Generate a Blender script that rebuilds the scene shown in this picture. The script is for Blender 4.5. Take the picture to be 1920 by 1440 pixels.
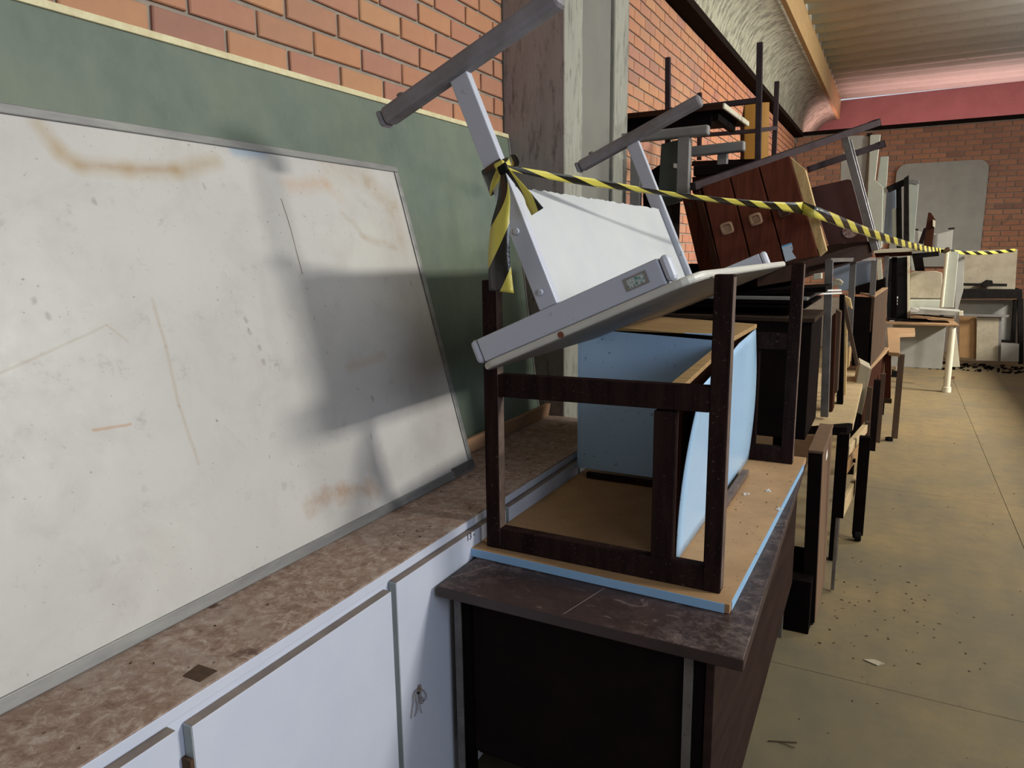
import bpy, bmesh, math, random
from mathutils import Vector, Matrix
random.seed(7)
D = bpy.data
SC = bpy.context.scene
COL = SC.collection
for o in list(D.objects): D.objects.remove(o)

# ------------------------------------------------------------------ camera
FPX = 1342.88; YAW, PITCH, ROLL = -.488788, -.181869, -.01259435
CAM = Vector((0, 0, 1.6))
def cam_axes():
    cy, sy, cp, sp = math.cos(YAW), math.sin(YAW), math.cos(PITCH), math.sin(PITCH)
    f = Vector((sy*cp, cy*cp, sp)); r = Vector((cy, -sy, 0)); u = r.cross(f)
    cr, sr = math.cos(ROLL), math.sin(ROLL)
    return cr*r + sr*u, -sr*r + cr*u, f
RX, UY, FZ = cam_axes()
cd = D.cameras.new('camera'); cam = D.objects.new('camera', cd); COL.objects.link(cam)
cd.sensor_fit = 'HORIZONTAL'; cd.sensor_width = 36.0; cd.lens = 36.0*FPX/1920; cd.clip_start = .05; cd.clip_end = 100
m = Matrix.Identity(4)
for i in range(3):
    m[i][0] = RX[i]; m[i][1] = UY[i]; m[i][2] = -FZ[i]; m[i][3] = CAM[i]
cam.matrix_world = m
SC.camera = cam
SC.view_settings.view_transform = 'Standard'
try: SC.view_settings.look = 'None'
except Exception: pass
SC.view_settings.gamma = 1; SC.view_settings.use_curve_mapping = False
SC.view_settings.exposure = 0.0

# ------------------------------------------------------------------ world and lights
w = D.worlds.new('world'); SC.world = w; w.use_nodes = True
w.node_tree.nodes['Background'].inputs[0].default_value = (.82, .9, 1, 1)
w.node_tree.nodes['Background'].inputs[1].default_value = .68
def area(name, loc, target, sx, sy, power, col, spread=180):
    l = D.lights.new(name, 'AREA'); l.shape = 'RECTANGLE'; l.size = sx; l.size_y = sy; l.energy = power; l.color = col
    l.spread = math.radians(spread)
    o = D.objects.new(name, l); COL.objects.link(o); o.location = loc
    o.rotation_euler = (Vector(target)-Vector(loc)).to_track_quat('-Z', 'Y').to_euler()
    return o
area('window_light_near', (5.2, 3.0, 4.0), (-1.4, 2.2, 1.3), 1.2, .35, 320, (1, .97, .88))
area('window_light_far', (5.2, 8.6, 4.0), (0, 8.6, .5), 1.6, .35, 265, (1, .95, .86), 92)
area('slot_daylight', (1.0, 16.2, 4.6), (1.0, 14.4, 4.2), 7, 1.4, 120, (1, .95, 1))
area('cool_fill_light', (2.9, -.4, 2.3), (-1.2, 1.3, 1.0), 1.8, 1.6, 62, (.76, .85, 1))  # added cool fill for cabinet doors and boards, not a known doorway
area('roof_fill_light', (4.3, 5.0, .9), (-.2, 5.0, 4.2), 5.5, 1.2, 320, (.95, .98, 1), 95)  # added upward fill to brighten roof and cove; no such source known
area('pink_fill_light', (.75, 13.6, 3.12), (.75, 13.6, 4.0), 4.4, .7, 52, (1, .56, .55)).rotation_euler = (math.pi, 0, 0)  # added pink glow for the roof end, hidden behind the far wall

# ------------------------------------------------------------------ helpers
def ray(px, py):
    return RX*((px-960)/FPX) - UY*((py-720)/FPX) + FZ
def P(px, py, **k):
    (a, v), = k.items(); i = 'xyz'.index(a); d = ray(px, py)
    return CAM + d*((v-CAM[i])/d[i])
V = Vector
def lin(h):
    h = h.lstrip('#'); o = []
    for i in (0, 2, 4):
        c = int(h[i:i+2], 16)/255; o.append(c/12.92 if c <= .04045 else ((c+.055)/1.055)**2.4)
    return (*o, 1)
class NT:
    def __init__(s, name):
        s.m = D.materials.new(name); s.m.use_nodes = True; s.t = s.m.node_tree; s.b = s.t.nodes['Principled BSDF']
        s.co = s.t.nodes.new('ShaderNodeTexCoord').outputs['Object']
    def n(s, kind, **kw):
        x = s.t.nodes.new(kind)
        for k, v in kw.items():
            if k.startswith('_'): setattr(x, k[1:], v)
        return x
    def l(s, a, b): s.t.links.new(a, b)
    def noise(s, scale, detail=4, rough=.6, vec=None, stretch=None, dist=0):
        x = s.n('ShaderNodeTexNoise'); x.inputs['Scale'].default_value = scale; x.inputs['Detail'].default_value = detail
        x.inputs['Roughness'].default_value = rough; x.inputs['Distortion'].default_value = dist
        v = vec or s.co
        if stretch:
            mp = s.n('ShaderNodeMapping'); mp.inputs['Scale'].default_value = stretch; s.l(v, mp.inputs[0]); v = mp.outputs[0]
        s.l(v, x.inputs['Vector']); return x.outputs['Fac']
    def ramp(s, fac, stops):
        r = s.n('ShaderNodeValToRGB'); e = r.color_ramp.elements
        while len(e) < len(stops): e.new(.5)
        for i, (p, c) in enumerate(stops):
            e[i].position = p; e[i].color = c if len(c) == 4 else (*c, 1)
        s.l(fac, r.inputs[0]); return r.outputs[0]
    def mix(s, fac, a, b, mode='MIX'):
        x = s.n('ShaderNodeMix'); x.data_type = 'RGBA'; x.blend_type = mode
        for sock, val in ((x.inputs[0], fac), (x.inputs[6], a), (x.inputs[7], b)):
            if isinstance(val, (int, float)): sock.default_value = val
            elif isinstance(val, tuple): sock.default_value = val
            else: s.l(val, sock)
        return x.outputs[2]
    def math(s, op, a, b=0.0, clamp=False):
        x = s.n('ShaderNodeMath'); x.operation = op; x.use_clamp = clamp
        for i, val in enumerate((a, b)):
            if isinstance(val, (int, float)): x.inputs[i].default_value = val
            else: s.l(val, x.inputs[i])
        return x.outputs[0]
    def color(s, c):
        if isinstance(c, tuple): s.b.inputs['Base Color'].default_value = c
        else: s.l(c, s.b.inputs['Base Color'])
    def rough(s, r):
        if isinstance(r, (int, float)): s.b.inputs['Roughness'].default_value = r
        else: s.l(r, s.b.inputs['Roughness'])
    def bump(s, h, strength=.3, dist=.01):
        x = s.n('ShaderNodeBump'); x.inputs['Strength'].default_value = strength; x.inputs['Distance'].default_value = dist
        s.l(h, x.inputs['Height']); s.l(x.outputs[0], s.b.inputs['Normal'])
    def seg(s, a, b, r, soft, wob=0, wscale=6):
        """mask 1 near the segment a-b (object coordinates), 0 beyond r+soft"""
        a = V(a); b = V(b); ab = b-a; co = s.co
        if wob:
            nz = s.n('ShaderNodeTexNoise'); nz.inputs['Scale'].default_value = wscale; nz.inputs['Detail'].default_value = 3
            s.l(co, nz.inputs['Vector'])
            ma = s.n('ShaderNodeVectorMath'); ma.operation = 'MULTIPLY_ADD'; s.l(nz.outputs['Color'], ma.inputs[0])
            ma.inputs[1].default_value = (wob*2,)*3; s.l(co, ma.inputs[2])
            co = ma.outputs[0]; a = a+V((wob,)*3); b = b+V((wob,)*3)
        sub = s.n('ShaderNodeVectorMath'); sub.operation = 'SUBTRACT'; s.l(co, sub.inputs[0]); sub.inputs[1].default_value = a
        dot = s.n('ShaderNodeVectorMath'); dot.operation = 'DOT_PRODUCT'; s.l(sub.outputs[0], dot.inputs[0]); dot.inputs[1].default_value = ab
        t = s.math('DIVIDE', dot.outputs['Value'], max(ab.length_squared, 1e-9), True)
        sc = s.n('ShaderNodeVectorMath'); sc.operation = 'SCALE'; sc.inputs[0].default_value = ab; s.l(t, sc.inputs['Scale'])
        d = s.n('ShaderNodeVectorMath'); d.operation = 'DISTANCE'; s.l(sub.outputs[0], d.inputs[0]); s.l(sc.outputs[0], d.inputs[1])
        mr = s.n('ShaderNodeMapRange'); mr.inputs['From Min'].default_value = r+soft; mr.inputs['From Max'].default_value = r
        s.l(d.outputs['Value'], mr.inputs[0]); return mr.outputs[0]

def simple(name, c1, c2=None, scale=8, rough=.6, metal=0, stretch=None, bump=0, speck=None, speck_amt=.1, detail=5):
    n = NT(name); c1 = lin(c1)
    if c2:
        f = n.noise(scale, detail, .62, stretch=stretch)
        col = n.ramp(f, [(.32, c1), (.68, lin(c2))])
        if bump: n.bump(f, bump, .004)
    else: col = c1
    if speck:
        g = n.noise(scale*7+30, 3, .7)
        mk = n.ramp(g, [(.66-speck_amt*.3, (0, 0, 0)), (.72, (1, 1, 1))])
        col = n.mix(mk, col, lin(speck))
    n.color(col); n.rough(rough); n.b.inputs['Metallic'].default_value = metal
    if sum(c1[:3]) < (.16 if name in ('reddish_wood', 'brown_tube', 'walnut_side') else .06) and metal < .3: n.b.inputs['Specular IOR Level'].default_value = .02; n.rough(max(rough, .7))
    return n.m

M = {}
M['white_paint'] = simple('white_paint', 'b1b5c3', 'babdc9', 3, .42, speck='8b8b92', speck_amt=.02)
M['white_dusty'] = simple('white_dusty', '8f8d95', '6a6362', 5, .6, stretch=(1, 1, 1))
M['white_top'] = simple('white_top', 'b9b8b4', 'c9c6bb', 4, .35)
M['grey_under'] = simple('grey_laminate', '7c7a78', '8a8681', 5, .5)
M['panel_white'] = simple('panel_white', 'b3b7bc', 'bcbebf', 6, .55)
M['dark_wood'] = simple('dark_frame_wood', '1e1413', '2e211e', 14, .55, stretch=(3, 3, .4), bump=.3, speck='5a4a42', speck_amt=.1)
M['dark_edge'] = simple('worn_wood', '4a3a33', '6a574c', 22, .7)
M['dark_laminate'] = simple('dark_laminate', '140f0f', '1c1514', 9, .45)
M['black_board'] = simple('black_board', '0c0909', '130e0d', 9, .55)
M['brown_board'] = simple('brown_board', '301c15', '3d241b', 9, .5, stretch=(2, 2, .4))
M['red_wood'] = simple('reddish_wood', '4e2a20', '64382a', 16, .5, stretch=(3.5, 3.5, .35))
M['walnut'] = simple('walnut_side', '473930', '58473a', 16, .6, stretch=(4, 4, .3))
M['raw_wood'] = simple('raw_pine', 'a98a58', 'c2a572', 14, .75, stretch=(4, 4, .4), bump=.4, speck='5a3a22', speck_amt=.2)
M['ply_tan'] = simple('plywood_tan', '8a6c42', 'a8875a', 9, .75, stretch=(.4, 6, 6))
M['ply_orange'] = simple('beech_top', '84684a', '947552', 9, .6)
M['ply_brown'] = simple('brown_plywood', '84643c', '96734a', 9, .7)
M['chip_raw'] = simple('raw_chipboard', '93724f', 'a8845c', 7, .8, speck='6b5136', speck_amt=.12)
M['blue_lam'] = simple('blue_laminate', '9cbee0', 'a8c8e4', 3, .3, speck='56708c', speck_amt=.01)
M['blue_edge'] = simple('blue_edging', '8ab2d6', '93b9da', 3, .4)
M['dusty_sand'] = simple('dust_covered_board', 'a08a64', 'b59d76', 7, .85, speck='6b5a3f', speck_amt=.15)
M['grey_plank'] = simple('grey_plank', '8d836f', '9f947c', 10, .8, stretch=(3, 3, .5))
M['steel'] = simple('brushed_steel', '8d8a8c', 'a5a2a2', 20, .32, .9)
M['steel_dull'] = simple('dull_steel', '686361', '807c78', 14, .42, .6, speck='4a3a30', speck_amt=.12)
M['tube_brown'] = simple('brown_tube', '342b2d', '40373a', 12, .42, .15)
M['grey_leg'] = simple('grey_leg_paint', '6a6866', '7b7976', 7, .5)
M['alu'] = simple('aluminium_frame', '767577', '8d8d8a', 30, .42, .35, stretch=(1, .2, 1))
M['cream'] = simple('cream_laminate', 'b8b19a', 'c6c0aa', 6, .5)
M['cream_frame'] = simple('cream_frame', 'd6cfa8', 'c2b48c', 25, .6, speck='8a7a50', speck_amt=.1)
M['beige_board'] = simple('beige_board', '8f8673', 'a89f8a', 5, .7, speck='7a6c54', speck_amt=.3)
M['pale_grey'] = simple('pale_grey_panel', '8c8c85', '9a9a92', 4, .6)
M['pale_green'] = simple('pale_green_panel', 'a3a69a', 'b0b3a6', 4, .5)
M['black_metal'] = simple('black_metal', '1a1918', '252322', 12, .5)
M['black_plastic'] = simple('black_plastic', '141414', '1c1c1c', 12, .4)
M['blue_grey'] = simple('blue_grey_panel', '6f7c8c', '7a8796', 5, .5)
M['mortar'] = simple('mortar', '857b70', '978c7e', 20, .9)
M['rust'] = simple('rusty_stain', '6b3a26', '7d4a32', 12, .8)
M['paper'] = simple('white_paper', 'd8d8d4', 'e2e2de', 5, .8)
M['orange_board'] = simple('orange_yellow_board', 'a8772c', 'b5843a', 4, .6, stretch=(4, 4, .5))
M['soffit'] = simple('dark_beam', '17120f', '211a16', 12, .8)  # near-black tone for the beams on the wall tops
M['string'] = simple('dirty_string', '8a7f76', '5f554d', 60, .9)
M['leaf'] = simple('dry_leaf', '3a2618', '52371f', 40, .9)

def concrete(name, c1, c2, dark, streak=(1, 1, .2), sc=6, db=.32):
    n = NT(name)
    a = n.noise(sc, 8, .7, stretch=streak); b = n.noise(sc*5, 6, .75, stretch=streak)
    c = n.ramp(a, [(.3, lin(c1)), (.7, lin(c2))])
    mk = n.ramp(b, [(db, (1, 1, 1)), (db+.16, (0, 0, 0))])
    n.color(n.mix(mk, c, lin(dark))); n.rough(.85); n.bump(b, .35, .006); return n.m
M['concrete'] = concrete('pillar_concrete', '83827a', '9c9b8e', '5d5c56')
M['concrete_dark'] = concrete('stained_concrete', '827a77', '9d9490', '5c5452')
M['concrete_grey'] = simple('smooth_grey_panel', '6b6a64', '75736c', 3, .7)
M['cove'] = concrete('cove_concrete', 'a5a38e', 'b3b19c', '6e6c5e', (.8, 1.5, .6), 2.6, .40)
M['roof'] = concrete('fibre_cement', 'aeaea4', 'babaaf', '8a8a7e', (.8, 1, 1), 3, .25)
M['red_wall'] = simple('red_painted_wall', '7d504e', '875957', 3, .75, speck='a86a66', speck_amt=.04)
M['fascia'] = simple('yellow_fascia', '94774c', 'a38559', 12, .75, speck='5c4526', speck_amt=.12)

def mk_brick(name, stops, sc=9):
    n = NT(name); oi = n.n('ShaderNodeObjectInfo')
    c = n.ramp(oi.outputs['Random'], stops)
    f = n.noise(sc, 6, .65); g = n.noise(60, 3, .7)
    c = n.mix(n.ramp(f, [(.35, (.78, .78, .78)), (.7, (1.08, 1.05, 1.02))]), c, c, 'MIX') if 0 else n.mix(.22, c, n.ramp(f, [(.3, lin('86665a')), (.7, lin('b98f74'))]))
    n.color(c); n.rough(.82); n.bump(g, .35, .004); return n.m
M['brick'] = mk_brick('brick_near', [(0, lin('a97158')), (.35, lin('b37d58')), (.6, lin('a26f5e')), (.8, lin('b8875e')), (1, lin('93675a'))])
M['brick_far'] = mk_brick('brick_far', [(0, lin('9c6d54')), (.35, lin('a97658')), (.6, lin('8e6450')), (.85, lin('a67456')), (1, lin('6e5048'))])

# whiteboard, green board, cabinet top, floor, brown desk top ---------------------------------
def tape_mat():
    n = NT('warning_tape'); uv = n.n('ShaderNodeUVMap'); sp = n.n('ShaderNodeSeparateXYZ'); n.l(uv.outputs[0], sp.inputs[0])
    a = n.math('ADD', n.math('MULTIPLY', sp.outputs[0], 1/.20), n.math('MULTIPLY', sp.outputs[1], .55))
    st = n.math('GREATER_THAN', n.math('FRACT', a), .5)
    n.color(n.mix(st, lin('c6ba52'), lin('15140f'))); n.rough(.28)
    n.b.inputs['Coat Weight'].default_value = .3
    n.bump(n.noise(25, 3, .6, stretch=(1, 1, 1)), .25, .01)
    return n.m
M['tape'] = tape_mat()

# ------------------------------------------------------------------ mesh builder
class MB:
    def __init__(s): s.v = []; s.f = []
    def prism(s, pts, vec):
        pts = [V(p) for p in pts]; vec = V(vec); n = len(pts); b = len(s.v)
        nm = V((0, 0, 0))
        for i in range(n): nm += pts[i].cross(pts[(i+1) % n])
        s.v += pts + [p+vec for p in pts]
        if nm.dot(vec) > 0: pts_r = True
        else: pts_r = False
        bot = list(range(b, b+n)); top = list(range(b+n, b+2*n))
        if pts_r:
            s.f.append(bot[::-1]); s.f.append(top)
            for i in range(n): j = (i+1) % n; s.f.append([bot[i], bot[j], top[j], top[i]])
        else:
            s.f.append(bot); s.f.append(top[::-1])
            for i in range(n): j = (i+1) % n; s.f.append([bot[j], bot[i], top[i], top[j]])
        return s
    def obox(s, o, a, b, c):
        o, a, b, c = V(o), V(a), V(b), V(c)
        return s.prism([o, o+a, o+a+b, o+b], c)
    def box(s, x0, x1, y0, y1, z0, z1):
        return s.obox((x0, y0, z0), (x1-x0, 0, 0), (0, y1-y0, 0), (0, 0, z1-z0))
    def bar(s, p, q, w, h, up=(0, 0, 1)):
        p, q = V(p), V(q); d = (q-p).normalized(); up = V(up)
        side = d.cross(up)
        if side.length < 1e-4: side = d.cross(V((1, 0, 0)))
        side.normalize(); u = side.cross(d).normalized()
        return s.obox(p-side*w/2-u*h/2, side*w, u*h, q-p)
    def cyl(s, p, q, r, n=12, r2=None):
        p, q = V(p), V(q); d = (q-p).normalized(); a = d.orthogonal().normalized(); c = d.cross(a); b = len(s.v); r2 = r if r2 is None else r2
        for k in range(n):
            t = 2*math.pi*k/n; s.v.append(p+(a*math.cos(t)+c*math.sin(t))*r)
        for k in range(n):
            t = 2*math.pi*k/n; s.v.append(q+(a*math.cos(t)+c*math.sin(t))*r2)
        s.f.append(list(range(b, b+n))[::-1]); s.f.append(list(range(b+n, b+2*n)))
        for k in range(n): j = (k+1) % n; s.f.append([b+k, b+j, b+n+j, b+n+k])
        return s
    def mesh(s, name, off=V((0, 0, 0))):
        me = D.meshes.new(name); me.from_pydata([tuple(p-off) for p in s.v], [], s.f)
        bm = bmesh.new(); bm.from_mesh(me); bmesh.ops.recalc_face_normals(bm, faces=bm.faces); bm.to_mesh(me); bm.free()
        return me
def link(name, me, mat, parent=None, bevel=0, smooth=False):
    o = D.objects.new(name, me); COL.objects.link(o)
    if mat is not None and not me.materials: me.materials.append(M[mat] if isinstance(mat, str) else mat)
    if parent is not None: o.parent = parent
    if bevel:
        b = o.modifiers.new('bevel', 'BEVEL'); b.width = bevel; b.segments = 2; b.limit_method = 'ANGLE'; b.angle_limit = .6
    if smooth:
        for p in me.polygons: p.use_smooth = True
    return o
class Thing:
    def __init__(s, name, label, cat, loc, group=None):
        s.loc = V(loc); o = D.objects.new(name, None); COL.objects.link(o); o.location = s.loc; o.empty_display_size = .1
        o['label'] = label; o['category'] = cat
        if group: o['group'] = group
        s.o = o
    def part(s, name, mb, mat, bevel=.002, label=None, parent=None, smooth=False):
        o = link(name, mb.mesh(name, s.loc), mat, parent or s.o, bevel, smooth)
        if label: o['label'] = label
        return o
def single(name, label, cat, mb, mat, bevel=.002, group=None, loc=None, smooth=False):
    """a thing that is one mesh, with its origin at its base"""
    zs = min(p.z for p in mb.v); c = V((sum(p.x for p in mb.v)/len(mb.v), sum(p.y for p in mb.v)/len(mb.v), zs)) if loc is None else V(loc)
    o = link(name, mb.mesh(name, c), mat, None, bevel, smooth); o.location = c
    o['label'] = label; o['category'] = cat
    if group: o['group'] = group
    return o
def struct(name, mb, mat, bevel=0, parent=None):
    o = link(name, mb.mesh(name), mat, parent, bevel); o['kind'] = 'structure'; return o
def pxy(pts, y): return [P(a, b, y=y) for a, b in pts]
def slab_px(pts, y, depth, vec=None):
    return MB().prism(pxy(pts, y), vec or (0, depth, 0))

# ================================================================== THE SETTING
XW = -1.60; YF = 12.87; ZW = 3.371
# floor ------------------------------------------------------------
n = NT('floor_concrete')
a = n.noise(1.1, 6, .6); b = n.noise(9, 8, .7); c = n.noise(70, 4, .7)
col = n.ramp(a, [(.35, lin('665c48')), (.52, lin('786848')), (.66, lin('826e4a'))])
col = n.mix(n.ramp(b, [(.3, (.6, .6, .6)), (.6, (0, 0, 0))]), col, lin('5a5140'))
col = n.mix(n.ramp(c, [(.27, (1, 1, 1)), (.33, (0, 0, 0))]), col, lin('5a4c34'))
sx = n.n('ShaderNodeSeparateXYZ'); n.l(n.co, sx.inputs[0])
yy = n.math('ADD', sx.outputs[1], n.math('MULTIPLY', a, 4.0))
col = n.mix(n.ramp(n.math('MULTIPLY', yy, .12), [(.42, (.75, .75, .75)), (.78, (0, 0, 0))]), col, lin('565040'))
col = n.mix(n.seg((.3, 2.6, 0), (1.0, 2.3, 0), .006, .01, .05, 3), col, lin('6b5f42'))
n.color(col); n.rough(.62); n.bump(b, .25, .006); M['floor'] = n.m
fb = MB()
xs = [-1.8, .72, 3.1]; ys = [-3.2, -.6, 1.9, 2.75, 5.25, 7.75, 10.25, 15.2]
fl = struct('floor', MB().box(-1.8, 3.1, -3.2, 15.2, -.12, -.012), 'mortar')
for i in range(2):
    for j in range(len(ys)-1):
        g = .0013
        o = link('slab', MB().box(xs[i]+g, xs[i+1]-g, ys[j]+g, ys[j+1]-g, -.011, 0).mesh('slab'), 'floor', fl, .001)
        o['kind'] = 'structure'
# walls ------------------------------------------------------------
wl = struct('wall_left', MB().box(XW-.2, XW-.012, -3.2, 15.2, 0, ZW+.35), 'mortar')
wf = struct('wall_far', MB().box(XW-.2, 3.1, YF+.012, YF+.13, 0, 3.40), 'mortar')
wr = struct('wall_right', MB().box(3.0, 3.15, -3.2, 15.2, 0, 1.9), 'brick_far')
struct('wall_back', MB().box(-1.8, 3.15, -3.35, -3.2, 0, 4.3), 'mortar')
BL, BH = .222, .0775
def brick_meshes(mat):
    out = []
    for k in range(5):
        r = random.Random(k); mb = MB(); j = lambda: r.uniform(-.002, .002)
        L = BL-.0125; H = BH-.0125
        mb.obox((0, 0, 0), (L, 0, 0), (0, 0, H), (0, -.010, 0))
        for v in mb.v: v.x += j(); v.z += j(); v.y += j()*.6 if v.y < -.005 else 0
        me = mb.mesh('brick'); bm = bmesh.new(); bm.from_mesh(me)
        ed = [e for e in bm.edges if all(v.co.y < -.005 for v in e.verts)]
        bmesh.ops.bevel(bm, geom=ed, offset=.003, segments=1, affect='EDGES'); bm.to_mesh(me); bm.free()
        me.materials.append(M[mat]); out.append(me)
    return out
BM1 = brick_meshes('brick'); BM2 = brick_meshes('brick_far')
def lay(parent, meshes, mat, rot, org, u0, u1, z0, z1, zref, uref, limit, order, cullf=None, clip_u=None):
    """org(u,z)->world; bricks nearest in `order` become parts, the rest one stuff mesh"""
    k0 = math.floor((z0-zref)/BH); cells = []
    for k in range(k0, math.ceil((z1-zref)/BH)):
        z = zref+k*BH
        if z < z0-1e-6 or z+BH > z1+.02: continue
        sh = 0 if k % 2 == 0 else BL/2
        i = math.floor((u0-uref-sh)/BL)
        while uref+sh+i*BL < u1:
            a = uref+sh+i*BL; b = a+BL; i += 1
            a = max(a, u0); b = min(b, u1)
            if b-a < .04: continue
            if cullf and cullf(a, z): continue
            cells.append((a, b-a, z))
    cells.sort(key=order)
    for (a, L, z) in cells[:limit]:
        o = D.objects.new('brick', random.choice(meshes)); COL.objects.link(o); o.parent = parent
        o.rotation_euler = (0, 0, rot); o.location = org(a+.00625, z+.00625); o.scale = ((L-.0125)/(BL-.0125), 1, 1)
        o['kind'] = 'structure'
    if cells[limit:]:
        mb = MB(); R3 = Matrix.Rotation(rot, 3, 'Z')
        for (a, L, z) in cells[limit:]:
            o = V(org(a+.00625, z+.00625))
            mb.obox(o, R3 @ V((L-.0125, 0, 0)), (0, 0, BH-.0125), R3 @ V((0, -random.uniform(.009, .012), 0)))
        me = mb.mesh('brickwork'); o = link('brickwork', me, None, parent); me.materials.append(M[mat]); o['kind'] = 'stuff'
J1 = P(428, 48, x=XW+.012); J2 = P(365, 54, x=XW+.012); J3 = P(1180, 26.3, x=XW+.012)
# stuff bricks need per-brick colour: use the noise version
def mk_mass(name, stops):
    n = NT(name); br = n.n('ShaderNodeTexBrick')
    f = n.noise(3.3, 2, .9); v = n.n('ShaderNodeTexVoronoi'); v.inputs['Scale'].default_value = 5.5; n.l(n.co, v.inputs['Vector'])
    sp = n.n('ShaderNodeSeparateColor'); n.l(v.outputs['Color'], sp.inputs[0])
    n.color(n.ramp(sp.outputs[0], stops)); n.rough(.85); n.bump(n.noise(60, 3, .7), .3, .004); return n.m
M['mass1'] = mk_mass('brick_mass_left', [(0, lin('a97158')), (.5, lin('b27853')), (1, lin('a26c5a'))])
M['mass2'] = mk_mass('brick_mass_far', [(0, lin('9c6d54')), (.5, lin('a97658')), (1, lin('80604f'))])
H90 = math.pi/2
lay(wl, BM1, 'mass1', H90, lambda u, z: (XW-.012, u, z), .55, 2.965, 1.98, ZW-.005, J1.z, J2.y, 300, lambda c: -c[2])
wl2 = struct('wall_left_beyond', MB().box(XW-.21, XW-.2, 3.8, 15.0, 0, ZW), 'mortar')
lay(wl2, BM1, 'mass1', H90, lambda u, z: (XW-.012, u, z), 3.81, YF, 1.35, ZW-.005, J3.z, 3.87, 300, lambda c: c[1-1]*1.0-(c[2])*.35)
lay(wf, BM2, 'mass2', 0, lambda u, z: (u, YF+.012, z), XW+.01, 2.4, .75, 3.371, 3.371-BH*30, .1, 300, lambda c: -c[2]-c[0]*.1)
# lower plain courses, out of sight behind the furniture, are left as the backing wall
# dark beams on top of the walls -------------------------------------
struct('trim_1', MB().box(XW-.03, -1.475, 3.0, YF+.05, ZW, ZW+.06), 'soffit')
struct('trim_2', MB().box(-1.475, 3.0, YF-.035, YF+.1, 3.385, 3.44), 'soffit')
struct('trim_3', MB().box(XW-.03, -1.475, -3.2, 3.0, ZW, ZW+.06), 'soffit')
# cove, fascia, corrugated roof, red end wall --------------------------
YE = 14.42; XF = -1.095; ZFB = 1.6+1.095/.4895; ZFT = 4.17
mb = MB(); x0, z0 = -1.50, ZW+.03; N = 14; prof = []
for i in range(N+1):
    t = i/N*math.pi/2; prof.append((XF-(XF-x0)*math.cos(t), z0+(ZFB-z0)*math.sin(t)))
ring = prof + [(XF, ZFB+.1), (x0-.2, ZFB+.1), (x0-.2, z0)]
mb.prism([V((x, -3.2, z)) for x, z in ring], (0, YE+3.2, 0))
cv = struct('ceiling_cove', mb, 'cove')
for p in cv.data.polygons: p.use_smooth = len(p.vertices) == 4 and p.normal.z < .5
struct('trim_4', MB().box(XF-.02, XF+.03, -3.2, YE, ZFB-.004, ZFT), 'fascia', .004)
mb = MB(); pitch = .40; ny = int((YE+3.2)/pitch*8); th = .012
ypts = [-3.2+i*pitch/8 for i in range(ny+1)]
for i, y in enumerate(ypts):
    z = ZFT+.045+.070*math.sin(2*math.pi*y/pitch)
    mb.v += [V((XF+.03, y, z)), V((3.4, y, z)), V((XF+.03, y, z+th)), V((3.4, y, z+th))]
for i in range(ny):
    a = 4*i; b = a+4
    mb.f += [[a, a+1, b+1, b], [a+2, b+2, b+3, a+3], [a, b, b+2, a+2], [a+1, a+3, b+3, b+1]]
rf = struct('ceiling', mb, 'roof')
for p in rf.data.polygons: p.use_smooth = True
struct('ceiling_backing', MB().box(-1.85, XF+.03, -3.2, YE, ZFT+.0, ZFT+.1), 'roof')
zs0 = P(1572, 189, y=YE).z
struct('wall_end', MB().prism([V((XW-.2, YE, 2.0)), V((3.4, YE, 2.0)), V((3.4, YE, zs0+.04)), V((XF, YE, zs0)), V((XW-.2, YE, zs0))], (0, .15, 0)), 'red_wall')
struct('trim_5', MB().box(.2, 3.4, YE-.03, YE+.05, zs0+.055, zs0+.075), 'red_wall')
# concrete twin pillar with grey panel ---------------------------------
XP = -1.305
pl = struct('pillar', MB().box(XW-.012, XP, 2.97, 3.17, 0, ZW), 'concrete', .008)
struct('pillar_inner_face', MB().box(XW+.0, XP-.004, 2.967, 2.972, .86, ZW), 'concrete_dark', 0, pl)
struct('pillar_rib', MB().box(XW-.012, XP, 3.585, 3.79, 0, ZW), 'concrete', .008, pl)
struct('pillar_panel', MB().box(XW-.012, XP-.02, 3.185, 3.575, 0, ZW), 'concrete_grey', .004, pl)

# ================================================================== CABINET AND BOARDS
n = NT('dirty_cabinet_top')
a = n.noise(5, 6, .7, dist=.4); b = n.noise(34, 9, .82, dist=.5); c = n.noise(8, 4, .6); e = n.noise(13, 8, .78, dist=.3)
col = n.ramp(b, [(.36, lin('6a4f42')), (.5, lin('917a6c')), (.62, lin('b5a69b'))])
col = n.mix(n.ramp(e, [(.42, (0, 0, 0)), (.66, (.55, .55, .55))]), col, lin('8a7061'))
col = n.mix(n.ramp(a, [(.50, (0, 0, 0)), (.66, (.6, .6, .6))]), col, lin('a8998f'))
col = n.mix(n.ramp(c, [(.66, (0, 0, 0)), (.72, (.85, .85, .85))]), col, lin('50382c'))
n.color(col); n.rough(.85); n.bump(b, .5, .004); M['cab_top'] = n.m
n = NT('cabinet_white')
a = n.noise(5, 5, .6); b = n.noise(30, 5, .75); g = n.noise(3, 2, .5)
col = n.ramp(a, [(.3, lin('b9bfd0')), (.7, lin('c2c6d4'))])
mk = n.math('MULTIPLY', n.ramp(b, [(.66, (0, 0, 0)), (.74, (1, 1, 1))]), n.ramp(g, [(.52, (0, 0, 0)), (.62, (.7, .7, .7))]))
n.color(n.mix(mk, col, lin('6a6c78'))); n.rough(.42); M['cab_white'] = n.m
M['cab_dust'] = simple('dusty_door_top', '6f6460', '85786f', 14, .85)
M['cab_side'] = simple('door_edge', '8f9693', '9ba29f', 8, .5)
ZC = .85; XC = -1.029
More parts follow.
